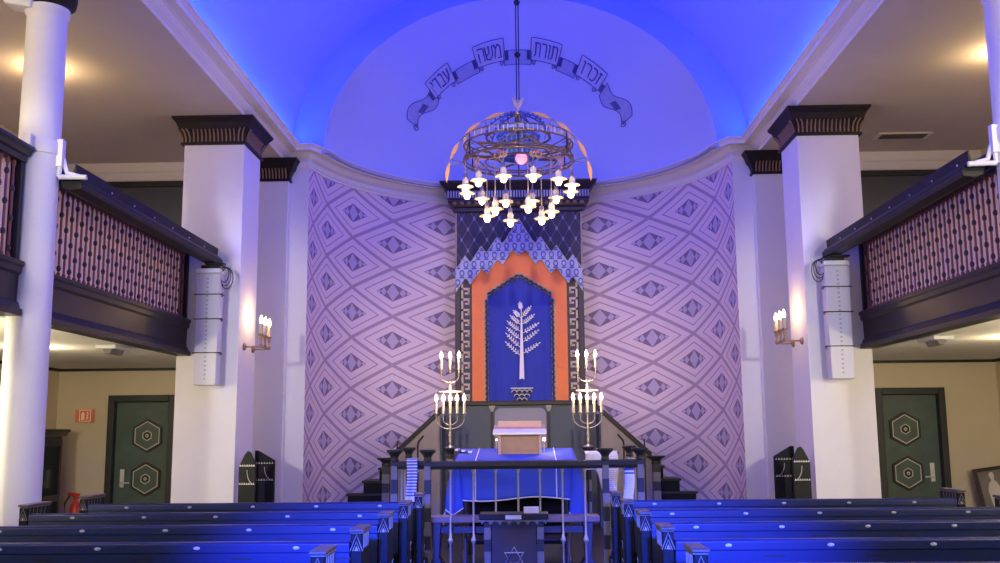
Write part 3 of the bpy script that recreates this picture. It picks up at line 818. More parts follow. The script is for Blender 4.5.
bw = MB(); bw.use(M['navycloth']); bw.prism([(U(x), W(y)) for x, y in [(511, 389.3), (530, 389.3), (529.5, 393), (524.5, 400), (516, 400), (511.4, 393)]], -.036, -.028)
bw.use(M['embroid']); bw.box(U(509.5), U(531.5), -.040, -.030, W(389), W(388.1))
for row, (n, y) in enumerate(((4, 391.5), (3, 395.5), (2, 399.3))):
    for k in range(n):
        cx_ = 520.5+(k-(n-1)/2)*5.0
        bw.tube([(U(cx_+2.5*cos(PI-PI*j/6)), -.04, W(y-2.3*sin(PI*j/6)+1.0)) for j in range(7)], .0065, 5)
bw.build('bowl_embroidery', None, cu)

# painted scroll on the dome
def on_dome(X, Z, off=.012):
    q = 1-(X/EA)**2-((Z-ZC0)/EH)**2
    return (X, YW+EB*sqrt(max(q, .0001))-off, Z)
scr = thing('painted_scroll', 'painted grey scroll with four Hebrew word panels arching across the apse dome', 'painting', on_dome(0, 7.35))
so = Vector(scr.location)
SR, SZ = 1.94, 5.44          # centre line of the scroll: circle of radius SR about height SZ
def sp_(t, r, off=.012):     # t: degrees clockwise from top
    a = math.radians(t); return Vector(on_dome(r*sin(a), SZ+r*cos(a), off))-so
def ribbon(t0, t1, r0, r1, name, m, off, wav=0., edge=True, n=16):
    b = MB()
    def rr(t): return wav*sin((t-t0)/(t1-t0)*2*PI)
    b.grid(lambda u, v: sp_(t0+(t1-t0)*u, r0+(r1-r0)*v+rr(t0+(t1-t0)*u), off), n, 4)
    o = b.build(name, m, scr)
    if edge:
        e = MB(); P = []
        for i in range(n+1): t = t0+(t1-t0)*i/n; P.append(sp_(t, r0+rr(t), off+.006))
        for i in range(n+1): t = t1+(t0-t1)*i/n; P.append(sp_(t, r1+rr(t), off+.006))
        e.tube(P, .0055, 5, True); e.build('ink_outline', M['paintdark'], o)
    return o
def curl(t, r, rad, sgn):
    e = MB(); P = []
    for k in range(22):
        q = k/21*2.6*PI; f_ = rad*(1-.75*k/21)
        P.append(sp_(t+sgn*math.degrees((f_*cos(q)-rad)/r), r+f_*sin(q)*.9, .030))
    e.tube(P, .006, 5); e.build('ink_curl', M['paintdark'], scr)
for t0, t1 in ((-31.5, -19.5), (-7, 6), (18.5, 28)):
    ribbon(t0, t1, 1.81, 1.95, 'ribbon', M['paintmid'], .012)
for s in (-1, 1):
    ribbon(s*43, s*60.5, 1.83, 2.0, 'ribbon', M['paintmid'], .012, wav=-.05)
    curl(s*59.5, 1.84, .05, -s)
    h = MB()
    for k in range(9):
        t = s*(49.5+.5*k); h.tube([sp_(t, 1.86, .02), sp_(t+s*1.2, 1.93, .02)], .006, 4)
    h.build('ink_shading', M['paintdark'], scr)
LETTERS = {   # pen strokes of each letter in a unit box, with its relative width
 '\u05d9': (.35, [[(.1, 1), (.8, 1), (.8, .55)]]),
 '\u05d3': (.8, [[(0, 1), (1, 1)], [(.82, 1), (.82, 0)]]),
 '\u05d1': (.8, [[(.05, 1), (.75, 1), (.85, .85), (.85, .02)], [(0, 0), (1.05, 0)]]),
 '\u05e2': (.85, [[(.98, 1), (.92, .45), (.55, .10), (0, -.05)], [(.12, 1), (.5, .16)]]),
 '\u05d4': (.85, [[(0, 1), (.85, 1), (1, .88), (1, 0)], [(.13, .68), (.13, 0)]]),
 '\u05e9': (1.05, [[(0, 1), (.10, .05), (.62, .0), (.93, .30), (1, 1)], [(.5, 1), (.48, .5), (.08, .30)]]),
 '\u05de': (.95, [[(0, 1), (.25, .72), (.02, 0)], [(.25, .72), (.58, 1), (.92, .82), (.95, 0), (.45, 0)]]),
 '\u05ea': (.9, [[(.08, 1), (.85, 1), (1, .86), (1, 0)], [(.27, 1), (.27, .12), (0, 0)]]),
 '\u05e8': (.75, [[(0, 1), (.78, 1), (1, .84), (1, 0)]]),
 '\u05d5': (.35, [[(.1, 1), (.8, 1), (.8, 0)]]),
 '\u05db': (.8, [[(.05, 1), (.7, 1), (.98, .78), (.98, .22), (.7, 0), (.05, 0)]]),
 '\u05d6': (.5, [[(.05, .96), (.95, 1)], [(.55, .98), (.5, 0)]]),
}
words = (('\u05d9\u05d3\u05d1\u05e2', -38.2, 12.5), ('\u05d4\u05e9\u05de', -13.2, 13.5), ('\u05ea\u05e8\u05d5\u05ea', 12.2, 13.2), ('\u05d5\u05e8\u05db\u05d6', 34.6, 13))
for txt, tc_, wd in words:
    pn = ribbon(tc_-wd/2, tc_+wd/2, 1.855, 2.06, 'word_panel', M['paintlight'], .026)
    for s in (-1, 1):
        curl(tc_+s*(wd/2-.6), 1.83, .035, s)
        h = MB()
        for k in range(5): h.tube([sp_(tc_+s*(wd/2+.4+.3*k), 1.86, .024), sp_(tc_+s*(wd/2+.4+.3*k), 1.95, .024)], .005, 4)
        h.build('ink_shading', M['paintdark'], scr)
    arcw = math.radians(wd-3.0); n_ = len(txt); wid = [LETTERS[c_][0] for c_ in txt]; tot = sum(wid)+.22*(n_-1); x0 = 0.
    lt = MB()
    for c_, w in zip(txt, wid):
        for st_ in LETTERS[c_][1]:
            P = []
            for (xa, ya), (xb, yb) in zip(st_, st_[1:]):
                for q in range(4): P.append((xa+(xb-xa)*q/4, ya+(yb-ya)*q/4))
            P.append(st_[-1])
            lt.tube([sp_(tc_+math.degrees(((x0+px_*w)/tot-.5)*arcw), 1.895+.125*py_, .036) for px_, py_ in P], lambda f_: .0125-.004*f_, 6)
        x0 += w+.22
    lt.build('lettering', M['paintdark'], pn)

# ------------------------------------------------------------------ podium below the ark, stairs to either side
pd = thing('ark_podium', 'slate panelled podium wall below the ark with pale centre panel', 'podium', (CX, 14.6, .3))
Pz = lambda z: z-.3
b = MB(); b.box(-1.09, 1.09, .0, .78, Pz(.302), Pz(1.989)); b.build('wall_panel', M['slate'], pd)
b = MB(); b.prism([(-1.12, Pz(2.055)), (-1.12, Pz(1.99)), (1.12, Pz(1.99)), (1.12, Pz(2.055))], -.05, .75); b.build('ledge', M['cop'], pd, bevel=.008)
n_ = MB(); pts = [(-.375, Pz(.35)), (.375, Pz(.35)), (.375, Pz(1.86))]+[(.375-.09+.09*cos(PI/2*k/5), Pz(1.86)+.09*sin(PI/2*k/5)) for k in range(1, 6)]+[(-.375+.09-.09*sin(PI/2*k/5), Pz(1.86)+.09*cos(PI/2*k/5)) for k in range(0, 5)]+[(-.375, Pz(1.86))]
n_.prism(pts, -.015, -.001); n_.build('centre_panel', M['slatelight'], pd)
for s in (-1, 1):
    q = MB(); q.box(s*.41-.022, s*.41+.022, -.03, -.001, Pz(.302), Pz(1.90)); qo = q.build('pilaster', M['cop'], pd)
    q = MB(); q.prism([(s*.41-.022, Pz(1.90)), (s*.41+.022, Pz(1.90)), (s*.41+.025, Pz(1.93)), (s*.41+.045, Pz(1.965)), (s*.41+.045, Pz(1.988)), (s*.41-.045, Pz(1.988)), (s*.41-.045, Pz(1.965)), (s*.41-.025, Pz(1.93))], -.05, -.001)
    q.build('capital', M['stripe'], qo)

def post_prof(h, w=.03, capr=.075):
    return h, w, capr
def striped_post(t, x, y, z0, z1, w=.032, name='post', par=None):
    b = MB(); h = .125; z = z0; k = 0
    top = z1-.11
    while z < top-1e-4:
        z2 = min(top, z+h); b.use(M['stripe'] if k % 2 else M['raildark']); b.box(x-w, x+w, y-w, y+w, z, z2); z = z2; k += 1
    po = b.build(name, None, par or t, bevel=.003)
    c = MB(); c.lathe([(w*1.15, 0), (w*1.35, .015), (w*1.1, .03), (w*1.2, .045), (w*1.7, .07), (w*2.5, .088), (w*2.6, .11), (w*1.2, .112)], (x, y, z1-.11), 16); c.build('post_cap', M['raildark'], po)
    return po

for s, nm in ((-1, 'left'), (1, 'right')):
    t = thing('ark_stair', 'dark stair rising to the ark along the apse wall, ' + nm + ' side', 'stairs', (CX+s*1.3, 13.95, .3), 0, 'stairs to the ark')
    X = lambda x: s*(abs(x))-s*1.3          # local x
    edges = [.68+.22*k for k in range(0, 11)]   # nosings
    for k in range(0, 9):
        xa = 1.34+.22*k; z = 1.655-.175*k
        ym = sqrt(max(AR*AR-xa*xa, .1))+AY-13.95-.06
        ym2 = sqrt(max(AR*AR-min(xa+.22, 2.85)**2, .05))+AY-13.95-.03
        yb = max(.28, min(ym, ym2))
        f = MB(); a, c_ = sorted((X(1.117), X(xa-.035))); f.box(a, c_, .12-.005*k, yb, max(.002, Pz(z)-.175), Pz(z)-.031)
        so_ = f.build('step', M['stairdark'], t)
        f = MB(); a, c_ = sorted((X(1.117), X(xa-.015))); f.box(a, c_, .10-.005*k, yb, Pz(z)-.03, Pz(z)); f.build('tread', M['cop'], so_)
    f = MB(); a, c_ = sorted((X(1.092), X(1.115))); f.box(a, c_, .02, .9, .002, Pz(1.85)); f.build('string_wall', M['slate'], t)
    pp = MB(); pp.prism([(X(1.116), .002), (X(1.80), .002), (X(1.80), Pz(1.26)), (X(1.116), Pz(1.88))], -.0, .06); pp.build('parapet', M['tanpanel'], t)
    fr = MB(); 
    zc = lambda x: 1.96-.91*(x-1.06)
    for xx in (1.42,): fr.box(min(X(xx-.012), X(xx+.012)), max(X(xx-.012), X(xx+.012)), -.012, -.001, .01, Pz(zc(xx)-.2)); 
    fr.tube([(X(1.42), -.01, Pz(zc(1.42)-.2)), (X(1.41), -.01, Pz(zc(1.42)-.15)), (X(1.34), -.01, Pz(zc(1.34)-.14))], .014, 6)
    fr.build('handrail', M['cop'], t)
    cp_ = MB(); cp_.prism([(X(1.06), Pz(zc(1.06)+.03)), (X(1.06), Pz(zc(1.06)-.055)), (X(1.80), Pz(zc(1.80)-.055)), (X(1.80), Pz(zc(1.80)+.03))], -.03, .10); cp_.build('coping', M['cop'], t, bevel=.01)
    # wing parapet from the podium to where the stair parapet starts
    striped_post(t, X(1.85), -.06, 0, Pz(1.27), .05, 'newel_post')
    bl = MB(); bl.tube([(X(1.70), -.05, .002), (X(1.70), -.05, Pz(1.50))], .010, 6); bl.build('baluster', M['raildark'], t)

# ------------------------------------------------------------------ bimah: rail, bench, table, lecterns, menorahs
bi = thing('bimah_rail', 'dark bimah railing with striped posts and thin pewter balusters around the reading table', 'railing', (CX, 9.3, .3))
for x, y in ((-.83, 0), (.80, 0), (-1.15, .12), (1.13, .12), (-1.15, 1.25), (1.15, 1.25)):
    striped_post(bi, x, y, -.0, 1.15 if y < 1 else 1.155, .030, 'rail_post')
def rail(x0, x1, y0, y1, nm='top_rail', z=1.0):
    b = MB(); p, q = Vector((x0, y0, 0)), Vector((x1, y1, 0)); d = (q-p).normalized(); nrm = Vector((-d.y, d.x, 0))
    prof = [(-.035, z-.03), (.035, z-.03), (.045, z), (.045, z+.035), (.02, z+.045), (-.02, z+.045), (-.045, z+.035), (-.045, z)]
    vs = [tuple(p+nrm*a+Vector((0, 0, h))) for a, h in prof]+[tuple(q+nrm*a+Vector((0, 0, h))) for a, h in prof]; n = len(prof)
    b.add(vs, [tuple(range(n)), tuple(range(2*n-1, n-1, -1))]+[(i, i+n, (i+1) % n+n, (i+1) % n) for i in range(n)])
    return b.build(nm, M['raildark'], bi)
rail(-.80, .77, 0, 0); rail(-1.12, -.86, .12, .10); rail(.83, 1.10, .10, .12)
rail(-1.15, -1.15, .15, 1.22); rail(1.14, 1.14, .15, 1.22)
b = MB(); b.box(-.80, .77, -.02, .02, .03, .07); b.build('bottom_rail', M['raildark'], bi)
def baluster(x, y, knob=True):
    b = MB(); b.lathe([(.009, .07), (.009, .30), (.018, .315), (.026, .335), (.016, .36), (.011, .375), (.009, .42), (.009, .93), (.016, .95), (.018, .97)], (x, y, 0), 10)
    b.build('baluster', M['pewter'], bi)
for x in (-.62, -.41, -.205, 0., .20, .405, .61): baluster(x, 0)
for x in (-1.0, .98): baluster(x, .11)
for y in (.4, .67, .95):
    for x in (-1.15, 1.14): baluster(x, y)

for s in (-1, 1):
    t = thing('menorah', 'brass candelabrum with eight lit candles in two tiers, ' + ('left' if s < 0 else 'right') + ' of the blue table', 'menorah', (CX+s*.80+(-.01 if s < 0 else 0), 11.8, .3), 0, 'candelabra beside the reading table')
    striped_post(t, 0, 0, 0, 1.13, .030, 'stand_post')
    Z0 = 1.13
    st = MB(); st.lathe([(.055, 0), (.05, .012), (.02, .025), (.014, .05), (.022, .065), (.014, .08), (.022, .10), (.014, .12), (.024, .14), (.016, .16), (.013, .2), (.018, .22), (.013, .24), (.012, .38), (.012, .62), (.018, .635), (.012, .65)], (0, 0, Z0), 14)
    st.build('stem', M['brass'], t)
    pl = MB(); pl.box(-.13, .13, -.02, .02, Z0+.645, Z0+.66); pl.lathe([(.012, .66), (.02, .68), (.012, .70), (.022, .72), (.012, .74), (.012, .78)], (0, 0, Z0), 12); pl.build('crosspiece', M['brass'], t)
    def arm(r, zb, zt, y=0.):
        a = MB(); pts = [(-r, 0, zt)]+[(-r*cos(PI*k/14), 0, zb+r*.75*(1-sin(PI*k/14))) for k in range(15)]+[(r, 0, zt)]
        a.tube([(p[0], y, p[2]) for p in pts], .0075, 6); a.build('branch', M['brass'], t)
    def candle(x, z, h=.13):
        c = MB(); c.lathe([(.006, -.02), (.018, -.01), (.008, .0), (.022, .012), (.026, .03), (.012, .031)], (x, 0, z), 12); cc = c.build('candle_cup', M['brass'], t)
        c = MB(); c.lathe([(.0165, .031), (.0165, .031+h)], (x, 0, z), 12); c.build('candle', M['candle'], t)
        c = MB(); c.lathe([(.006, .031+h), (.018, .05+h), (.021, .068+h), (.014, .095+h), (.003, .12+h)], (x, 0, z), 10); c.build('bulb', M['flame'], t)
    arm(.165, Z0+.215, Z0+.36); arm(.082, Z0+.265, Z0+.36)
    for x in (-.165, -.082, 0, .082, .165): candle(x, Z0+.375)
    arm(.105, Z0+.76, Z0+.89)
    for x in (-.105, 0, .105): candle(x, Z0+.90, .11)
    light('menorah_glow', 'POINT', (CX+s*.80, 11.72, 2.10), 14, (1, .70, .42), .08)
    light('menorah_glow', 'POINT', (CX+s*.80, 11.72, 2.56), 8, (1, .72, .40), .06)

# reading table and its cloth
tb = thing('reading_table', 'dark sloping reading table under the blue cloth', 'table', (CX-.03, 10.75, .3))
TW = .60
def zt(y): return 1.01+.105*(y+.45)/.9
b = MB(); b.prism([(-.45, zt(-.45)-.04), (.45, zt(.45)-.04), (.45, zt(.45)), (-.45, zt(-.45))], -TW, TW, lambda a, c, y: (y, a, c)); b.build('tabletop', M['darkwood'], tb)
for sx in (-1, 1):
    for y in (-.38, .38):
        b = MB(); b.lathe([(.045, 0), (.045, .06), (.03, .09), (.028, .5), (.04, .6), (.03, .7), (.04, .78), (.04, zt(y)-.045)], (sx*.52, y, 0), 12); b.build('leg', M['darkwood'], tb)
b = MB(); b.box(-.5, .5, -.02, .02, .18, .24); b.build('stretcher', M['darkwood'], tb)
b = MB(); b.box(-.5, .5, .20, .22, .12, 1.02); b.build('under_table_shade', M['stairdark'], tb)  # added dark sheet standing in for the shade under the table
tc = thing('tablecloth', 'bright blue velvet cloth with white piping draped over the reading table', 'tablecloth', (CX-.03, 10.75, .3))
cl = MB()
def drape(u, v):
    # u across, v from back edge over the top and down the front
    x = (-TW-.02)+(2*TW+.04)*u
    if v < .6:
        y = .47-.94*v/.6; return (x, y, zt(y)+.006)
    k = (v-.6)/.4; hem = .375+.02*sin(7*u)
    return (x, -.47-.02*k-.012*sin(14*u+2)*k, zt(-.47)+.004-hem*k)
cl.grid(drape, 40, 24)
cl.build('cloth', M['clothblue'], tc, solid=.006)
for s in (-1, 1):            # side falls ending in a hanging point
    sd = MB()
    def fall(u, v):
        y = -.49+.96*u; depth = (.62 if s < 0 else .66)*(1-.62*u)
        x = s*(TW+.02+(.02+.05*sin(PI*u))*v+.02*sin(9*u)*v)
        if u < .4: x += s*.085*v*(1-u*2.5)
        return (x, y, zt(max(-.47, y))+.004-depth*v)
    sd.grid(fall, 20, 14); so_ = sd.build('side_fall', M['clothblue'], tc, solid=.006)
    pe = MB(); pe.tube([Vector(fall(k/20, 1.0))+Vector((s*.004, -.004, 0)) for k in range(21)], .007, 5); pe.build('piping', M['tallit'], so_)
for s in (-1, 1):            # corner folds hanging in a point at the front
    cf = MB(); zt0 = zt(-.47)
    def fold(u, v):
        xin = TW-.02-.05*v; xout = TW+.03+.085*v+.02*sin(PI*v)
        z = zt0-.02-(.50+.06*(s > 0))*v*(1-.12*abs(u-.55)*2)
        return (s*(xin+(xout-xin)*u), -.505-.03*sin(PI*u)*(.3+v), z)
    cf.grid(fold, 10, 14); so_ = cf.build('corner_fold', M['clothblue'], tc, solid=.006)
    pe = MB(); pe.tube([Vector(fold(k/10, 1.0))+Vector((0, -.004, 0)) for k in range(11)], .006, 5); pe.build('piping', M['tallit'], so_)
pe = MB(); pe.tube([Vector(drape(k/40, 1.0))+Vector((0, -.005, 0)) for k in range(41)], .007, 5); pe.build('piping', M['tallit'], tc)
for u in (.17, .83):
    pe = MB(); pe.tube([Vector(drape(u, k/30))+Vector((0, -.003, .006)) for k in range(31)], .006, 5); pe.build('piping', M['tallit'], tc)

# small lectern standing on the cloth
le = thing('table_lectern', 'wooden tabletop lectern with pale sloping top standing on the blue cloth', 'lectern', (CX+.01, 10.88, 1.375))
b = MB()
for s in (-1, 1):
    b = MB(); b.prism([(-.13, -.035), (.16, .03), (.16, .29), (-.13, .215)], s*.215-.013, s*.215+.013, lambda a, c, y: (y, a, c)); b.build('side_panel', M['boxpink'], le)
b = MB(); b.box(-.20, .20, -.10, -.08, .035, .215); b.build('front_panel', M['box'], le)
b = MB(); b.box(-.20, .20, -.12, -.08, -.02, .034); b.build('plinth', M['box'], le)
b = MB(); b.prism([(-.17, .195), (-.17, .215), (.17, .305), (.17, .28)], -.28, .28, lambda a, c, y: (y, a, c)); b.build('sloping_top', M['boxpink'], le, bevel=.004)
b = MB(); b.prism([(-.178, .217), (-.02, .259), (-.02, .263), (-.18, .221)], -.285, .285, lambda a, c, y: (y, a, c)); b.box(-.285, .285, -.184, -.174, .205, .222); b.build('paper_cover', M['paper'], le)
b = MB(); b.box(-.235, .235, .10, .125, .285, .35); b.build('book_stop', M['boxpink'], le)
for x in (-.25, .262):
    b = MB(); b.tube([(x, 0, .0), (x, 0, .135)], .005, 6); lo = b.build('lamp_stem', M['brass'], le)
    b = MB(); b.ball((x, -.0, .15), .017 if x > 0 else .008, 10); b.build('bulb', M['flame'], lo)
light('lectern_glow', 'POINT', (CX+.33, 10.86, 1.53), 2.6, (1, .75, .35), .03)
light('lectern_glow', 'POINT', (CX-.30, 10.88, 1.52), .5, (1, .75, .35), .03)

# bench inside the rail
be = thing('bimah_bench', 'long low wooden bench behind the bimah rail balusters', 'bench', (CX-.04, 9.72, .3))
MB().box(-.86, .80, -.14, .14, .465, .52).build('seat', M['benchtop'], be, bevel=.008)
for x in (-.74, .69):
    b = MB(); b.prism([(x-.05, .464), (x+.05, .464), (x+.042, .38), (x+.030, .14), (x+.06, .09), (x+.075, .07), (x+.075, .003), (x-.075, .003), (x-.075, .07), (x-.06, .09), (x-.030, .14), (x-.042, .38)], -.11, .11); b.build('leg', M['darkwood'], be, bevel=.006)
b = MB(); b.box(-.72, .67, -.02, .02, .36, .42); b.build('stretcher', M['darkwood'], be)

# prayer stand before the bimah
sd = thing('prayer_stand', 'dark prayer stand with scalloped edge and star of David in front of the bimah rail', 'lectern', (CX-.035, 8.80, 0))
b = MB(); b.box(-.19, .19, -.07, .12, .002, .865); b.build('front_panel', M['standpanel'], sd)
for s in (-1, 1):
    b = MB(); z = .002; k = 0
    while z < .84:
        b.use(M['stripe'] if k % 2 else M['raildark']); b.box(s*.225-.028, s*.225+.028, -.10, .13, z, min(z+.10, .84)); z += .10; k += 1
    b.build('side_post', None, sd)
b = MB(); b.box(-.295, .295, -.15, .16, .868, .915); b.build('top_slab', M['bar'], sd, bevel=.006)
b = MB(); pts = [(-.275, .868), (-.275, .84)]
n = 7
for k in range(n):
    xa = -.275+.55*k/n; w = .55/n
    pts += [(xa+w*.06, .828)]+[(xa+w*(.5-.40*cos(PI*j/6)), .832+.022*sin(PI*j/6)) for j in range(7)]+[(xa+w*.94, .828)]
pts += [(.275, .84), (.275, .868)]
b.prism(pts, -.135, -.115); b.build('scalloped_apron', M['stripe'], sd)
b = MB()
for tri in (0, 1):
    P = [(.09*cos(PI/2+tri*PI+2*PI*k/3), -.078, .545+.09*sin(PI/2+tri*PI+2*PI*k/3)) for k in range(3)]
    b.tube([P[0], P[1], P[2]], .010, 5, True)
b.build('star_of_david', M['embroid'], sd)
b = MB(); b.box(-.07, .065, -.157, -.151, .873, .908); b.build('name_plate', M['paper'], sd)
bx = tag(MB().box(-.065, .065, -.05, .05, 0, .05).build('book', M['paper'], None, bevel=.004, loc=(CX+.115, 8.78, .9155)), 'small white book lying on the dark prayer stand', 'book')

# striped prayer shawls
def shawl(name, label, loc, parts):
    t = thing('prayer_shawl', label, 'prayer shawl', loc)
    return t
t = thing('prayer_shawl', 'white prayer shawl with close blue stripes over the left bimah rail', 'prayer shawl', (CX-.975, 9.41, .3))
b = MB()
def sh(u, v):
    k = abs(v-.22)
    if v < .15: return (-.055+.10*u, .06, 1.05-.6*(.15-v)*1.4)
    if v < .28: a = (v-.15)/.13*PI; return (-.055+.10*u, .0+.06*cos(a), 1.05+.02*sin(a))
    q = (v-.28)/.72; return (-.055-.004*q+(.10-.01*q)*u+.006*sin(5*q), -.062-.006*sin(8*u), 1.05-.42*q)
NV = 42
vs = [sh(i/8, j/NV) for j in range(NV+1) for i in range(9)]
for j in range(NV):
    q = (j/NV-.28)/.72
    b.use(M['tallitblue'] if (j % 2 == 0 and q < .78) else M['tallit'])
    b.add([vs[j*9+i] for i in range(9)]+[vs[(j+1)*9+i] for i in range(9)], [(i, i+1, 10+i, 9+i) for i in range(8)], True)
b.build('cloth', None, t, solid=.004)
def hang_cloth(label, loc, w, top, folds):
    t = thing('prayer_shawl', label, 'prayer shawl', loc)
    b = MB(); n = 16
    f = lambda u, v: (-w/2+w*u+.01*sin(6*v), -.05*sin(PI*min(1, v*6)/2)-.014*sin(folds*u*PI+v), top-v*(.20+.32*max(0, min(1, (u-.35)*4))))
    vs = [f(i/n, j/24) for j in range(25) for i in range(n+1)]
    for j in range(24):
        b.use(M['tallitblue'] if j in (20, 22) else M['tallit'])
        b.add([vs[j*(n+1)+i] for i in range(n+1)]+[vs[(j+1)*(n+1)+i] for i in range(n+1)], [(i, i+1, n+2+i, n+1+i) for i in range(n)], True)
    b.build('cloth', None, t, solid=.004)
    return t
st = thing('shawl_rack', 'thin black stand holding a white prayer shawl right of the table', 'stand', (CX+.90, 11.25, .3))
b = MB(); b.tube([(-.2, 0, 1.07), (.2, 0, 1.07)], .012, 6); b.build('cross_bar', M['cable'], st)
for x in (-.14, .14):
    b = MB(); b.tube([(x, 0, .0), (x, 0, 1.07)], .010, 6); b.tube([(x, -.15, .012), (x, .15, .012)], .010, 6); b.build('leg', M['cable'], st)
hang_cloth('crumpled white prayer shawl hung on the thin stand right of the table', (CX+.90, 11.22, .3), .36, 1.09, 5)
t = thing('prayer_shawl', 'white prayer shawl with blue bands at the top over the right bimah rail', 'prayer shawl', (CX+1.02, 9.42, .3))
b = MB()
vs = [(x0+.012*sin(4*j/20)-.0, (-.062 if j > 2 else -.062+.03*(3-j)), .99-.30*j/20) for j in range(21) for x0 in (-.05, -.02, .01, .04)]
for j in range(20):
    b.use(M['tallitblue'] if j in (1, 2, 4) else M['tallit']); b.add([vs[j*4+i] for i in range(4)]+[vs[j*4+4+i] for i in range(4)], [(i, i+1, 5+i, 4+i) for i in range(3)], True)
b.build('cloth', None, t, solid=.004)
t = thing('folded_cloth', 'small folded white cloth with dark stripes at the left end of the blue table', 'cloth', (CX-.60, 10.98, 1.375))
b = MB()
for k in range(5):
    b.use(M['tallit'] if k % 2 == 0 else M['paintdark']); b.box(-.09+.036*k, -.09+.036*(k+1), -.13, .13, .035-.006*k, .055-.006*k)
b.build('cloth', None, t)

# ------------------------------------------------------------------ pews
ROWY = (4.06, 4.98, 5.91, 6.86, 7.79)
def end_board(par, x, deep, face):
    """end post; face = +1/-1: direction of the outward (aisle) side"""
    b = MB(); w = .029
    b.prism([(0, .003), (.50, .003), (.50, .56), (.46, .62), (deep+.03, .64), (deep, .70), (deep, 1.126), (0, 1.126)], x-w, x+w, lambda a, c, y: (y, a, c))
    eb = b.build('end_board', M['pewend'], par, bevel=.006)
    c = MB(); c.prism([(-.012, 1.127), (deep+.012, 1.127), (deep+.012, 1.137), (deep, 1.142), (.0, 1.142), (-.012, 1.137)], x-w-.006, x+w+.006, lambda a, c_, y: (y, a, c_)); c.build('end_cap', M['pewcap'], eb, bevel=.003)
    i_ = MB()
    for k, (h, q) in enumerate(((.078, .031), (.046, .018))):
        i_.tube([(x-q, -.003, 1.035), (x, -.003, 1.035+h), (x+q, -.003, 1.035)], .0022, 4)
    i_.tube([(x-w, -.002, 1.121), (x+w, -.002, 1.121)], .002, 4)
    i_.prism([(x-.010, 1.036), (x+.010, 1.036), (x, 1.06)], -.004, -.0005)
    sx = x+face*(w+.001)
    for k in range(5): i_.tube([(sx, .035+.036*k*deep/.22, 1.115), (sx, .022+.036*k*deep/.22, 1.045)], .0016, 4)
    i_.tube([(sx, .0, 1.121), (sx, deep, 1.121)], .0018, 4)
    for z in (.86, .74, .62): i_.tube([(sx, deep-.012, z), (sx, deep-.05, z-.012), (sx, deep-.05, z-.05)], .003, 4)
    i_.build('inlay', M['inlay'], eb)
def make_pew(s):
    xa, xo = (-.79+.0, -3.385) if s < 0 else (.725, 3.33)
    t = thing('pew', 'x', 'pew', (0, 0, 0))
    lo, hi = min(xa, xo)+.034, max(xa, xo)-.034
    f = lambda a, c, y: (y, a, c)
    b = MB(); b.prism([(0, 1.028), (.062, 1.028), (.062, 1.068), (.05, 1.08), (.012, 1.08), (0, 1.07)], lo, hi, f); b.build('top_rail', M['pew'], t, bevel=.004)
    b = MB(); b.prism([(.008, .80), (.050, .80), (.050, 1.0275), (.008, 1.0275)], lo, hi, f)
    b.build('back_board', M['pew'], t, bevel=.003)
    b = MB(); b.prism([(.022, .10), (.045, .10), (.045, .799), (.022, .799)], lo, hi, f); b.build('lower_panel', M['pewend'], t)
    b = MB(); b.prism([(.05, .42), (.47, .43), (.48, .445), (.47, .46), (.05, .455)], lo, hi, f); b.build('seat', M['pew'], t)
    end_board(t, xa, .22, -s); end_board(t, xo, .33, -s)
    for k in range(5):
        x = s*(1.05+.49*k)+CX
        p = MB(); p.lathe([(.001, -.004), (.0125, -.0035), (.0145, .0)], (0, 0, 0), 14, axis='Y'); p = p.build('seat_plate', M['plate'], t, loc=(x, -.0005, 1.052)); p.scale = (1.15, 1, .60)
        q = MB(); q.box(-.05, .05, -.0015, .0, -.004, .004); q.build('card_slot', M['cable'], t, loc=(x+.22, .0075, 1.0))
    return t
ordn = ('nearest', 'second', 'third', 'fourth', 'farthest')
for s, nm in ((-1, 'left'), (1, 'right')):
    proto = make_pew(s)
    for k, y in enumerate(ROWY):
        o = proto if k == 0 else copy_tree(proto)
        o.location = (0, y, 0)
        extra = ('nearest', 'second nearest', 'middle', 'fourth from the front edge of the photo', 'farthest')[k]
        tag(o, 'dark blue painted pew ' + nm + ' of the aisle, ' + {0: 'nearest row, cut by the bottom of view', 1: 'second row from the viewer', 2: 'middle row of the five', 3: 'next to farthest row', 4: 'farthest row, close to the bimah'}[k], 'pew', 'pews ' + nm + ' of the aisle')

# peaked stall ends at the foot of the piers
def stall(s, x, y, w, poly, label):
    t = thing('stall_end', label, 'stall', (x, y, 0), 0, 'peaked stall ends beside the piers')
    b = MB(); b.prism([(s*a*w, c) for a, c in poly], -.02, .03); b.build('board', M['pewend'], t, bevel=.005)
    i_ = MB(); 
    for k in range(7):
        q = -.8+1.6*k/6
        for z in (1.25, 1.05):
            i_.prism([(q*w-.012, z), (q*w+.012, z), (q*w, z+.022)], -.024, -.0205)
    i_.tube([(s*w*(.9-.9*sin(k*PI/12)), -.022, 1.05+.16*(1-cos(k*PI/12))) for k in range(7)], .004, 4)
    i_.build('stud_band', M['silver'], t)
    b = MB(); b.box(-w*.9, w*.9, .032, .40, .002, .46); b.build('seat_box', M['stairdark'], t)
for s, nm in ((-1, 'left'), (1, 'right')):
    stall(-s, s*3.085, 11.30, .095, [(-1, .003), (1, .003), (1, 1.27), (.35, 1.40), (.0, 1.42), (-.35, 1.38), (-1, 1.25)], 'dark stall end with pointed gable top against the foot of the ' + nm + ' pier')
    stall(-s, s*3.145, 12.28, .122, [(-1, .003), (1, .003), (1, 1.29), (-.7, 1.41), (-1, 1.41)], 'dark stall end with slanted top behind the gabled one beside the ' + nm + ' pier')

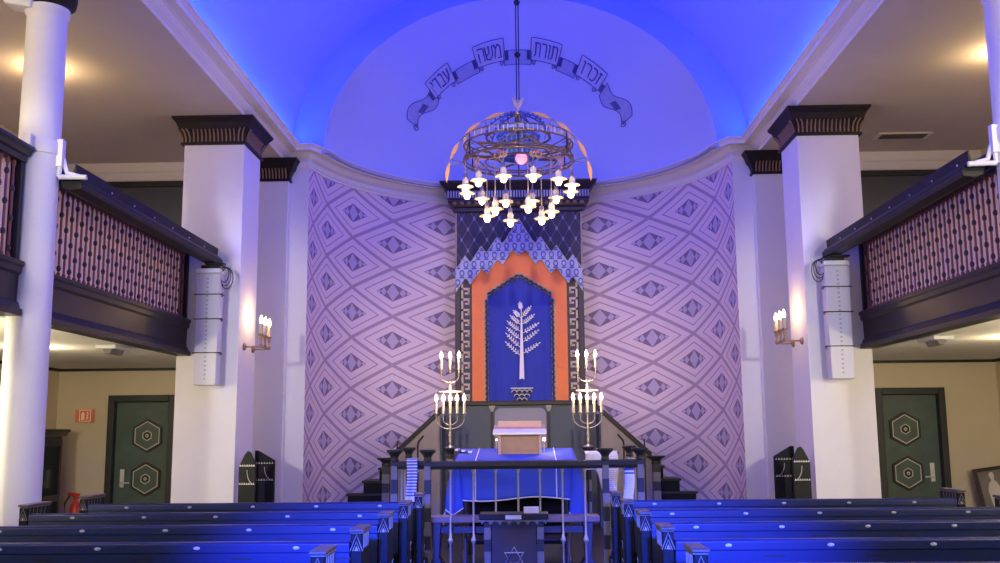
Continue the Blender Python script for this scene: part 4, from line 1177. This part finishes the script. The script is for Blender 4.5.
# ------------------------------------------------------------------ side aisles
cb = thing('display_cabinet', 'dark glazed wooden cabinet against the left wall behind the column', 'cabinet', (-6.05, 12.0, 0))
b = MB(); b.box(-.195, .17, -.75, .75, 0.002, 1.60); b.build('body', M['darkwood'], cb, bevel=.006)
b = MB(); b.prism([(-.198, 1.601), (.19, 1.601), (.23, 1.65), (.25, 1.66), (.25, 1.69), (-.198, 1.69)], -.80, .80, lambda a, c, y: (a, y, c)); b.build('cornice', M['darkwood'], cb)
for y0 in (-.72, .01):
    b = MB(); b.box(.171, .19, y0, y0+.71, .12, 1.56)
    d_ = b.build('door', M['darkwood'], cb, bevel=.004)
    b = MB()
    for z in (.2, .88): b.box(.1905, .194, y0+.07, y0+.64, z, z+.60)
    b.build('glass_pane', M['glassdark'], d_)
    b = MB(); b.ball((.20, y0+(.66 if y0 < 0 else .05), .85), .015); b.build('knob', M['brass'], d_)
fe = thing('fire_extinguisher', 'red fire extinguisher standing at the end wall behind the left pews', 'fire extinguisher', (-5.83, 13.12, .24))
b = MB(); b.lathe([(.07, 0), (.075, .02), (.075, .42), (.06, .48), (.03, .52), (.02, .55)], n=20); b.build('cylinder', M['red'], fe)
b = MB(); b.box(-.02, .02, -.03, .03, .55, .59); b.prism([(-.11, .60), (.05, .585), (.06, .62), (-.10, .64)], -.012, .012); b.build('valve', M['red'], fe)
b = MB(); b.tube([(.0, 0, .58), (-.08, 0, .60), (-.14, -.01, .5), (-.13, -.02, .3), (-.10, -.02, .12)], .012, 7); b.build('hose', M['cable'], fe)
b = MB(); b.lathe([(.10, -.238), (.10, -.22), (.08, -.20), (.08, -.001)], n=20); b.build('stand', M['black'], fe)
sg = thing('fire_sign', 'small red projecting fire extinguisher sign on the end wall left of the door', 'sign', (-5.85, YW-.01, 1.87))
b = MB(); b.box(-.055, .115, -.10, -.012, -.085, .085); b.box(-.11, -.056, -.09, -.012, -.08, .08); b.build('box', M['signred'], sg, bevel=.004)
b = MB()
b.box(-.048, .108, -.1035, -.1005, .068, .078); b.box(-.048, .108, -.1035, -.1005, -.078, -.068); b.box(-.048, -.038, -.1035, -.1005, -.068, .068); b.box(.098, .108, -.1035, -.1005, -.068, .068)
b.prism([(-.02, -.055), (.022, -.055), (.022, .025), (.012, .038), (.012, .05), (-.008, .05), (-.008, .038), (-.02, .025)], -.1045, -.1005)
for k in range(3): b.prism([(.045+.008*k, -.05+.035*k), (.06+.008*k, -.05+.035*k), (.075-.004*k, -.02+.035*k), (.052, -.022+.035*k)], -.1045, -.1005)
b.build('pictogram', M['signpale'], sg)
pf = thing('framed_portrait', 'black framed old photograph of a figure leaning at the right wall', 'picture', (6.03, 13.05, .56), 0)
tilt = Matrix.Rotation(-.14, 4, 'X') @ Matrix.Rotation(-.13, 4, 'Y')
def fb(mb, x0, x1, y0, y1, z0, z1): mb.box(x0, x1, y0, y1, z0, z1, tilt)
b = MB(); W_, H_ = .22, .56
fb(b, -W_, -W_+.045, -.02, .01, 0, H_); fb(b, W_-.045, W_, -.02, .01, 0, H_); fb(b, -W_+.045, W_-.045, -.02, .01, 0, .045); fb(b, -W_+.045, W_-.045, -.02, .01, H_-.045, H_); b.build('frame', M['darkwood'], pf)
b = MB(); fb(b, -W_+.045, W_-.045, -.004, .004, .045, H_-.045); b.build('photo', M['photo'], pf)
b = MB()
b.add([tilt @ Vector((x, -.006, z)) for x, z in [(-.07, .06), (.08, .06), (.075, .30), (.045, .37), (.02, .39), (.02, .41)]+[(.0+.033*cos(PI*k/6-.5), .455+.042*sin(PI*k/6-.5)) for k in range(0, 9)]+[(-.02, .41), (-.02, .39), (-.055, .36), (-.085, .27)]], [tuple(range(19))])
b.build('pale_figure', M['photopale'], pf)
sb = thing('side_table', 'low dark table under the framed photograph, hidden by the pews', 'table', (5.95, 13.0, 0))
MB().box(-.3, .28, -.22, .3, .455, .495).build('tabletop', M['darkwood'], sb, bevel=.004)
for x in (-.27, .25):
    for y in (-.19, .27): MB().box(x-.025, x+.025, y-.025, y+.025, 0.002, .454).build('leg', M['darkwood'], sb)
vn = thing('air_vent', 'grey slotted air vent in the right gallery ceiling', 'vent', (4.92, 12.50, ZG))
b = MB(); b.box(-.34, .34, -.13, .13, -.015, -.001); b.build('frame', M['trimwhite'], vn)
b = MB(); b.box(-.29, .29, -.095, .095, -.018, -.0155)
for k in range(7): b.box(-.29, .29, -.09+.028*k, -.082+.028*k, -.024, -.0185)
b.build('louvre', M['vent'], vn)
for s, nm in ((-1, 'left'), (1, 'right')):
    t = thing('emergency_light', 'small white emergency light under the ' + nm + ' balcony edge', 'ceiling lamp', (s*4.12, 9.98, 2.5), 0, 'emergency lights under the balconies')
    MB().box(-.10, .10, -.20, .20, -.04, -.001).build('housing', M['white'], t, bevel=.008)
    b = MB(); b.prism([(-.05, -.041), (.05, -.041), (.03, -.085), (-.03, -.085)], -.15, .15); b.build('diffuser', M['vent'], t, bevel=.004)
    t = thing('gallery_lamp', 'warm flush lamp glowing on the ' + nm + ' gallery ceiling behind the column', 'ceiling lamp', (s*4.84, 9.62, ZG), 0, 'warm gallery ceiling lamps')
    MB().lathe([(.11, -.001), (.11, -.02), (.09, -.03)], n=20).build('rim', M['brass'], t)
    MB().lathe([(.088, -.028), (.07, -.055), (.03, -.075), (.002, -.08)], n=20).build('lens', M['lens'], t)
    light('gallery_glow', 'POINT', (s*4.84, 9.62, ZG-.16), 20, (1, .70, .36), .06)
    light('gallery_fill_rear', 'POINT', (s*4.72, 4.2, ZG-.5), 175, (1, .86, .66), .1)  # added fill without a fixture, brightens the gallery ceiling
    t = thing('aisle_lamp', 'warm flush lamp glowing under the ' + nm + ' balcony', 'ceiling lamp', (s*4.93, 9.95, 2.5), 0, 'warm lamps under the balconies')
    MB().lathe([(.09, -.001), (.09, -.015), (.075, -.025)], n=20).build('rim', M['brass'], t)
    MB().lathe([(.073, -.024), (.055, -.045), (.02, -.058), (.002, -.06)], n=20).build('lens', M['lens'], t)
    light('aisle_glow', 'POINT', (s*4.93, 9.95, 2.36), 26, (1, .80, .52), .06)
    light('aisle_fill_front', 'POINT', (s*5.0, 7.4, 1.9), 135, (1, .88, .62), .08)  # added fill hanging free in the aisle, no lamp there
    light('aisle_fill_rear', 'POINT', (s*5.0, 3.5, 1.9), 105, (1, .90, .66), .08)  # second free-hanging fill, added to lift the underside of the balcony

# ------------------------------------------------------------------ light
BLUE = (.006, .034, 1.0)
for s in (-1, 1):            # blue strips lying in the cornice cove
    light('cove_strip', 'AREA', (s*3.08, (YB+YW)/2+.1, 5.59), 460, BLUE, size=(YW-YB-.4, .05), target=(s*1.9, (YB+YW)/2+.1, 8.0))
    light('bar_wash', 'AREA', (s*3.40, 9.3, 3.66), 22, (.22, .20, 1.0), size=(3.6, .06), target=(0, 9.3, 5.4))
for s in (-1, 1):            # added unseen spots behind the viewer, brightening pier fronts and side aisles
    light('rear_fill_spot', 'SPOT', (s*3.9, YB+1, 3.4), 2500, (1, .95, .82), .25, target=(s*4.3, 12, 2.3), spot=math.radians(20), blend=.55)
light('ark_fill_spot', 'SPOT', (0, YB+1, 4.3), 4600, (1, .86, .68), .15, target=(CX, 15.4, 2.75), spot=math.radians(18.5), blend=.8)  # unseen spot added to lift the ark and the apse wall
light('rear_fill', 'AREA', (0, YB+.3, 2.6), 22, (1, .93, .92), size=(6, 2), target=(0, 12, 1.2), spread=math.radians(60))  # soft area fill added behind the viewer, not a window
for s in (-1, 1):            # unseen blue spots behind the viewer, aimed at the inner half of either block of pews
    light('rear_blue_spot', 'SPOT', (s*.35, -1.2, 2.45), 11500, (.02, .07, 1.0), .10, target=(s*.88, 5.2, 1.0), spot=math.radians(16), blend=1.0)
wd = bpy.data.worlds.new('dusk'); bpy.context.scene.world = wd; wd.use_nodes = True
wd.node_tree.nodes['Background'].inputs[0].default_value = (.75, .72, .85, 1); wd.node_tree.nodes['Background'].inputs[1].default_value = .03

# ------------------------------------------------------------------ camera
cd = bpy.data.cameras.new('camera'); cam = bpy.data.objects.new('camera', cd); C.objects.link(cam)
cd.sensor_width = 36; cd.lens = 997.1*36/1000; cd.clip_end = 100
pch, yaw, rol = .1504, .0245, -.0087
fwd = Vector((-sin(yaw)*cos(pch), cos(yaw)*cos(pch), sin(pch))); rt = Vector((cos(yaw), sin(yaw), 0)); up = rt.cross(fwd)
r2 = cos(rol)*rt+sin(rol)*up; u2 = -sin(rol)*rt+cos(rol)*up
mw = Matrix((r2, u2, -fwd)).transposed().to_4x4(); mw.translation = (.0433, 0, 1.6)
cam.matrix_world = mw
S = bpy.context.scene; S.camera = cam
S.view_settings.view_transform = 'Standard'; S.view_settings.look = 'None'; S.view_settings.exposure = 0; S.view_settings.gamma = 1
S.view_settings.use_curve_mapping = False
S.cycles.max_bounces = 8; S.cycles.diffuse_bounces = 5; S.cycles.use_denoising = True
S.cycles.sample_clamp_indirect = 6
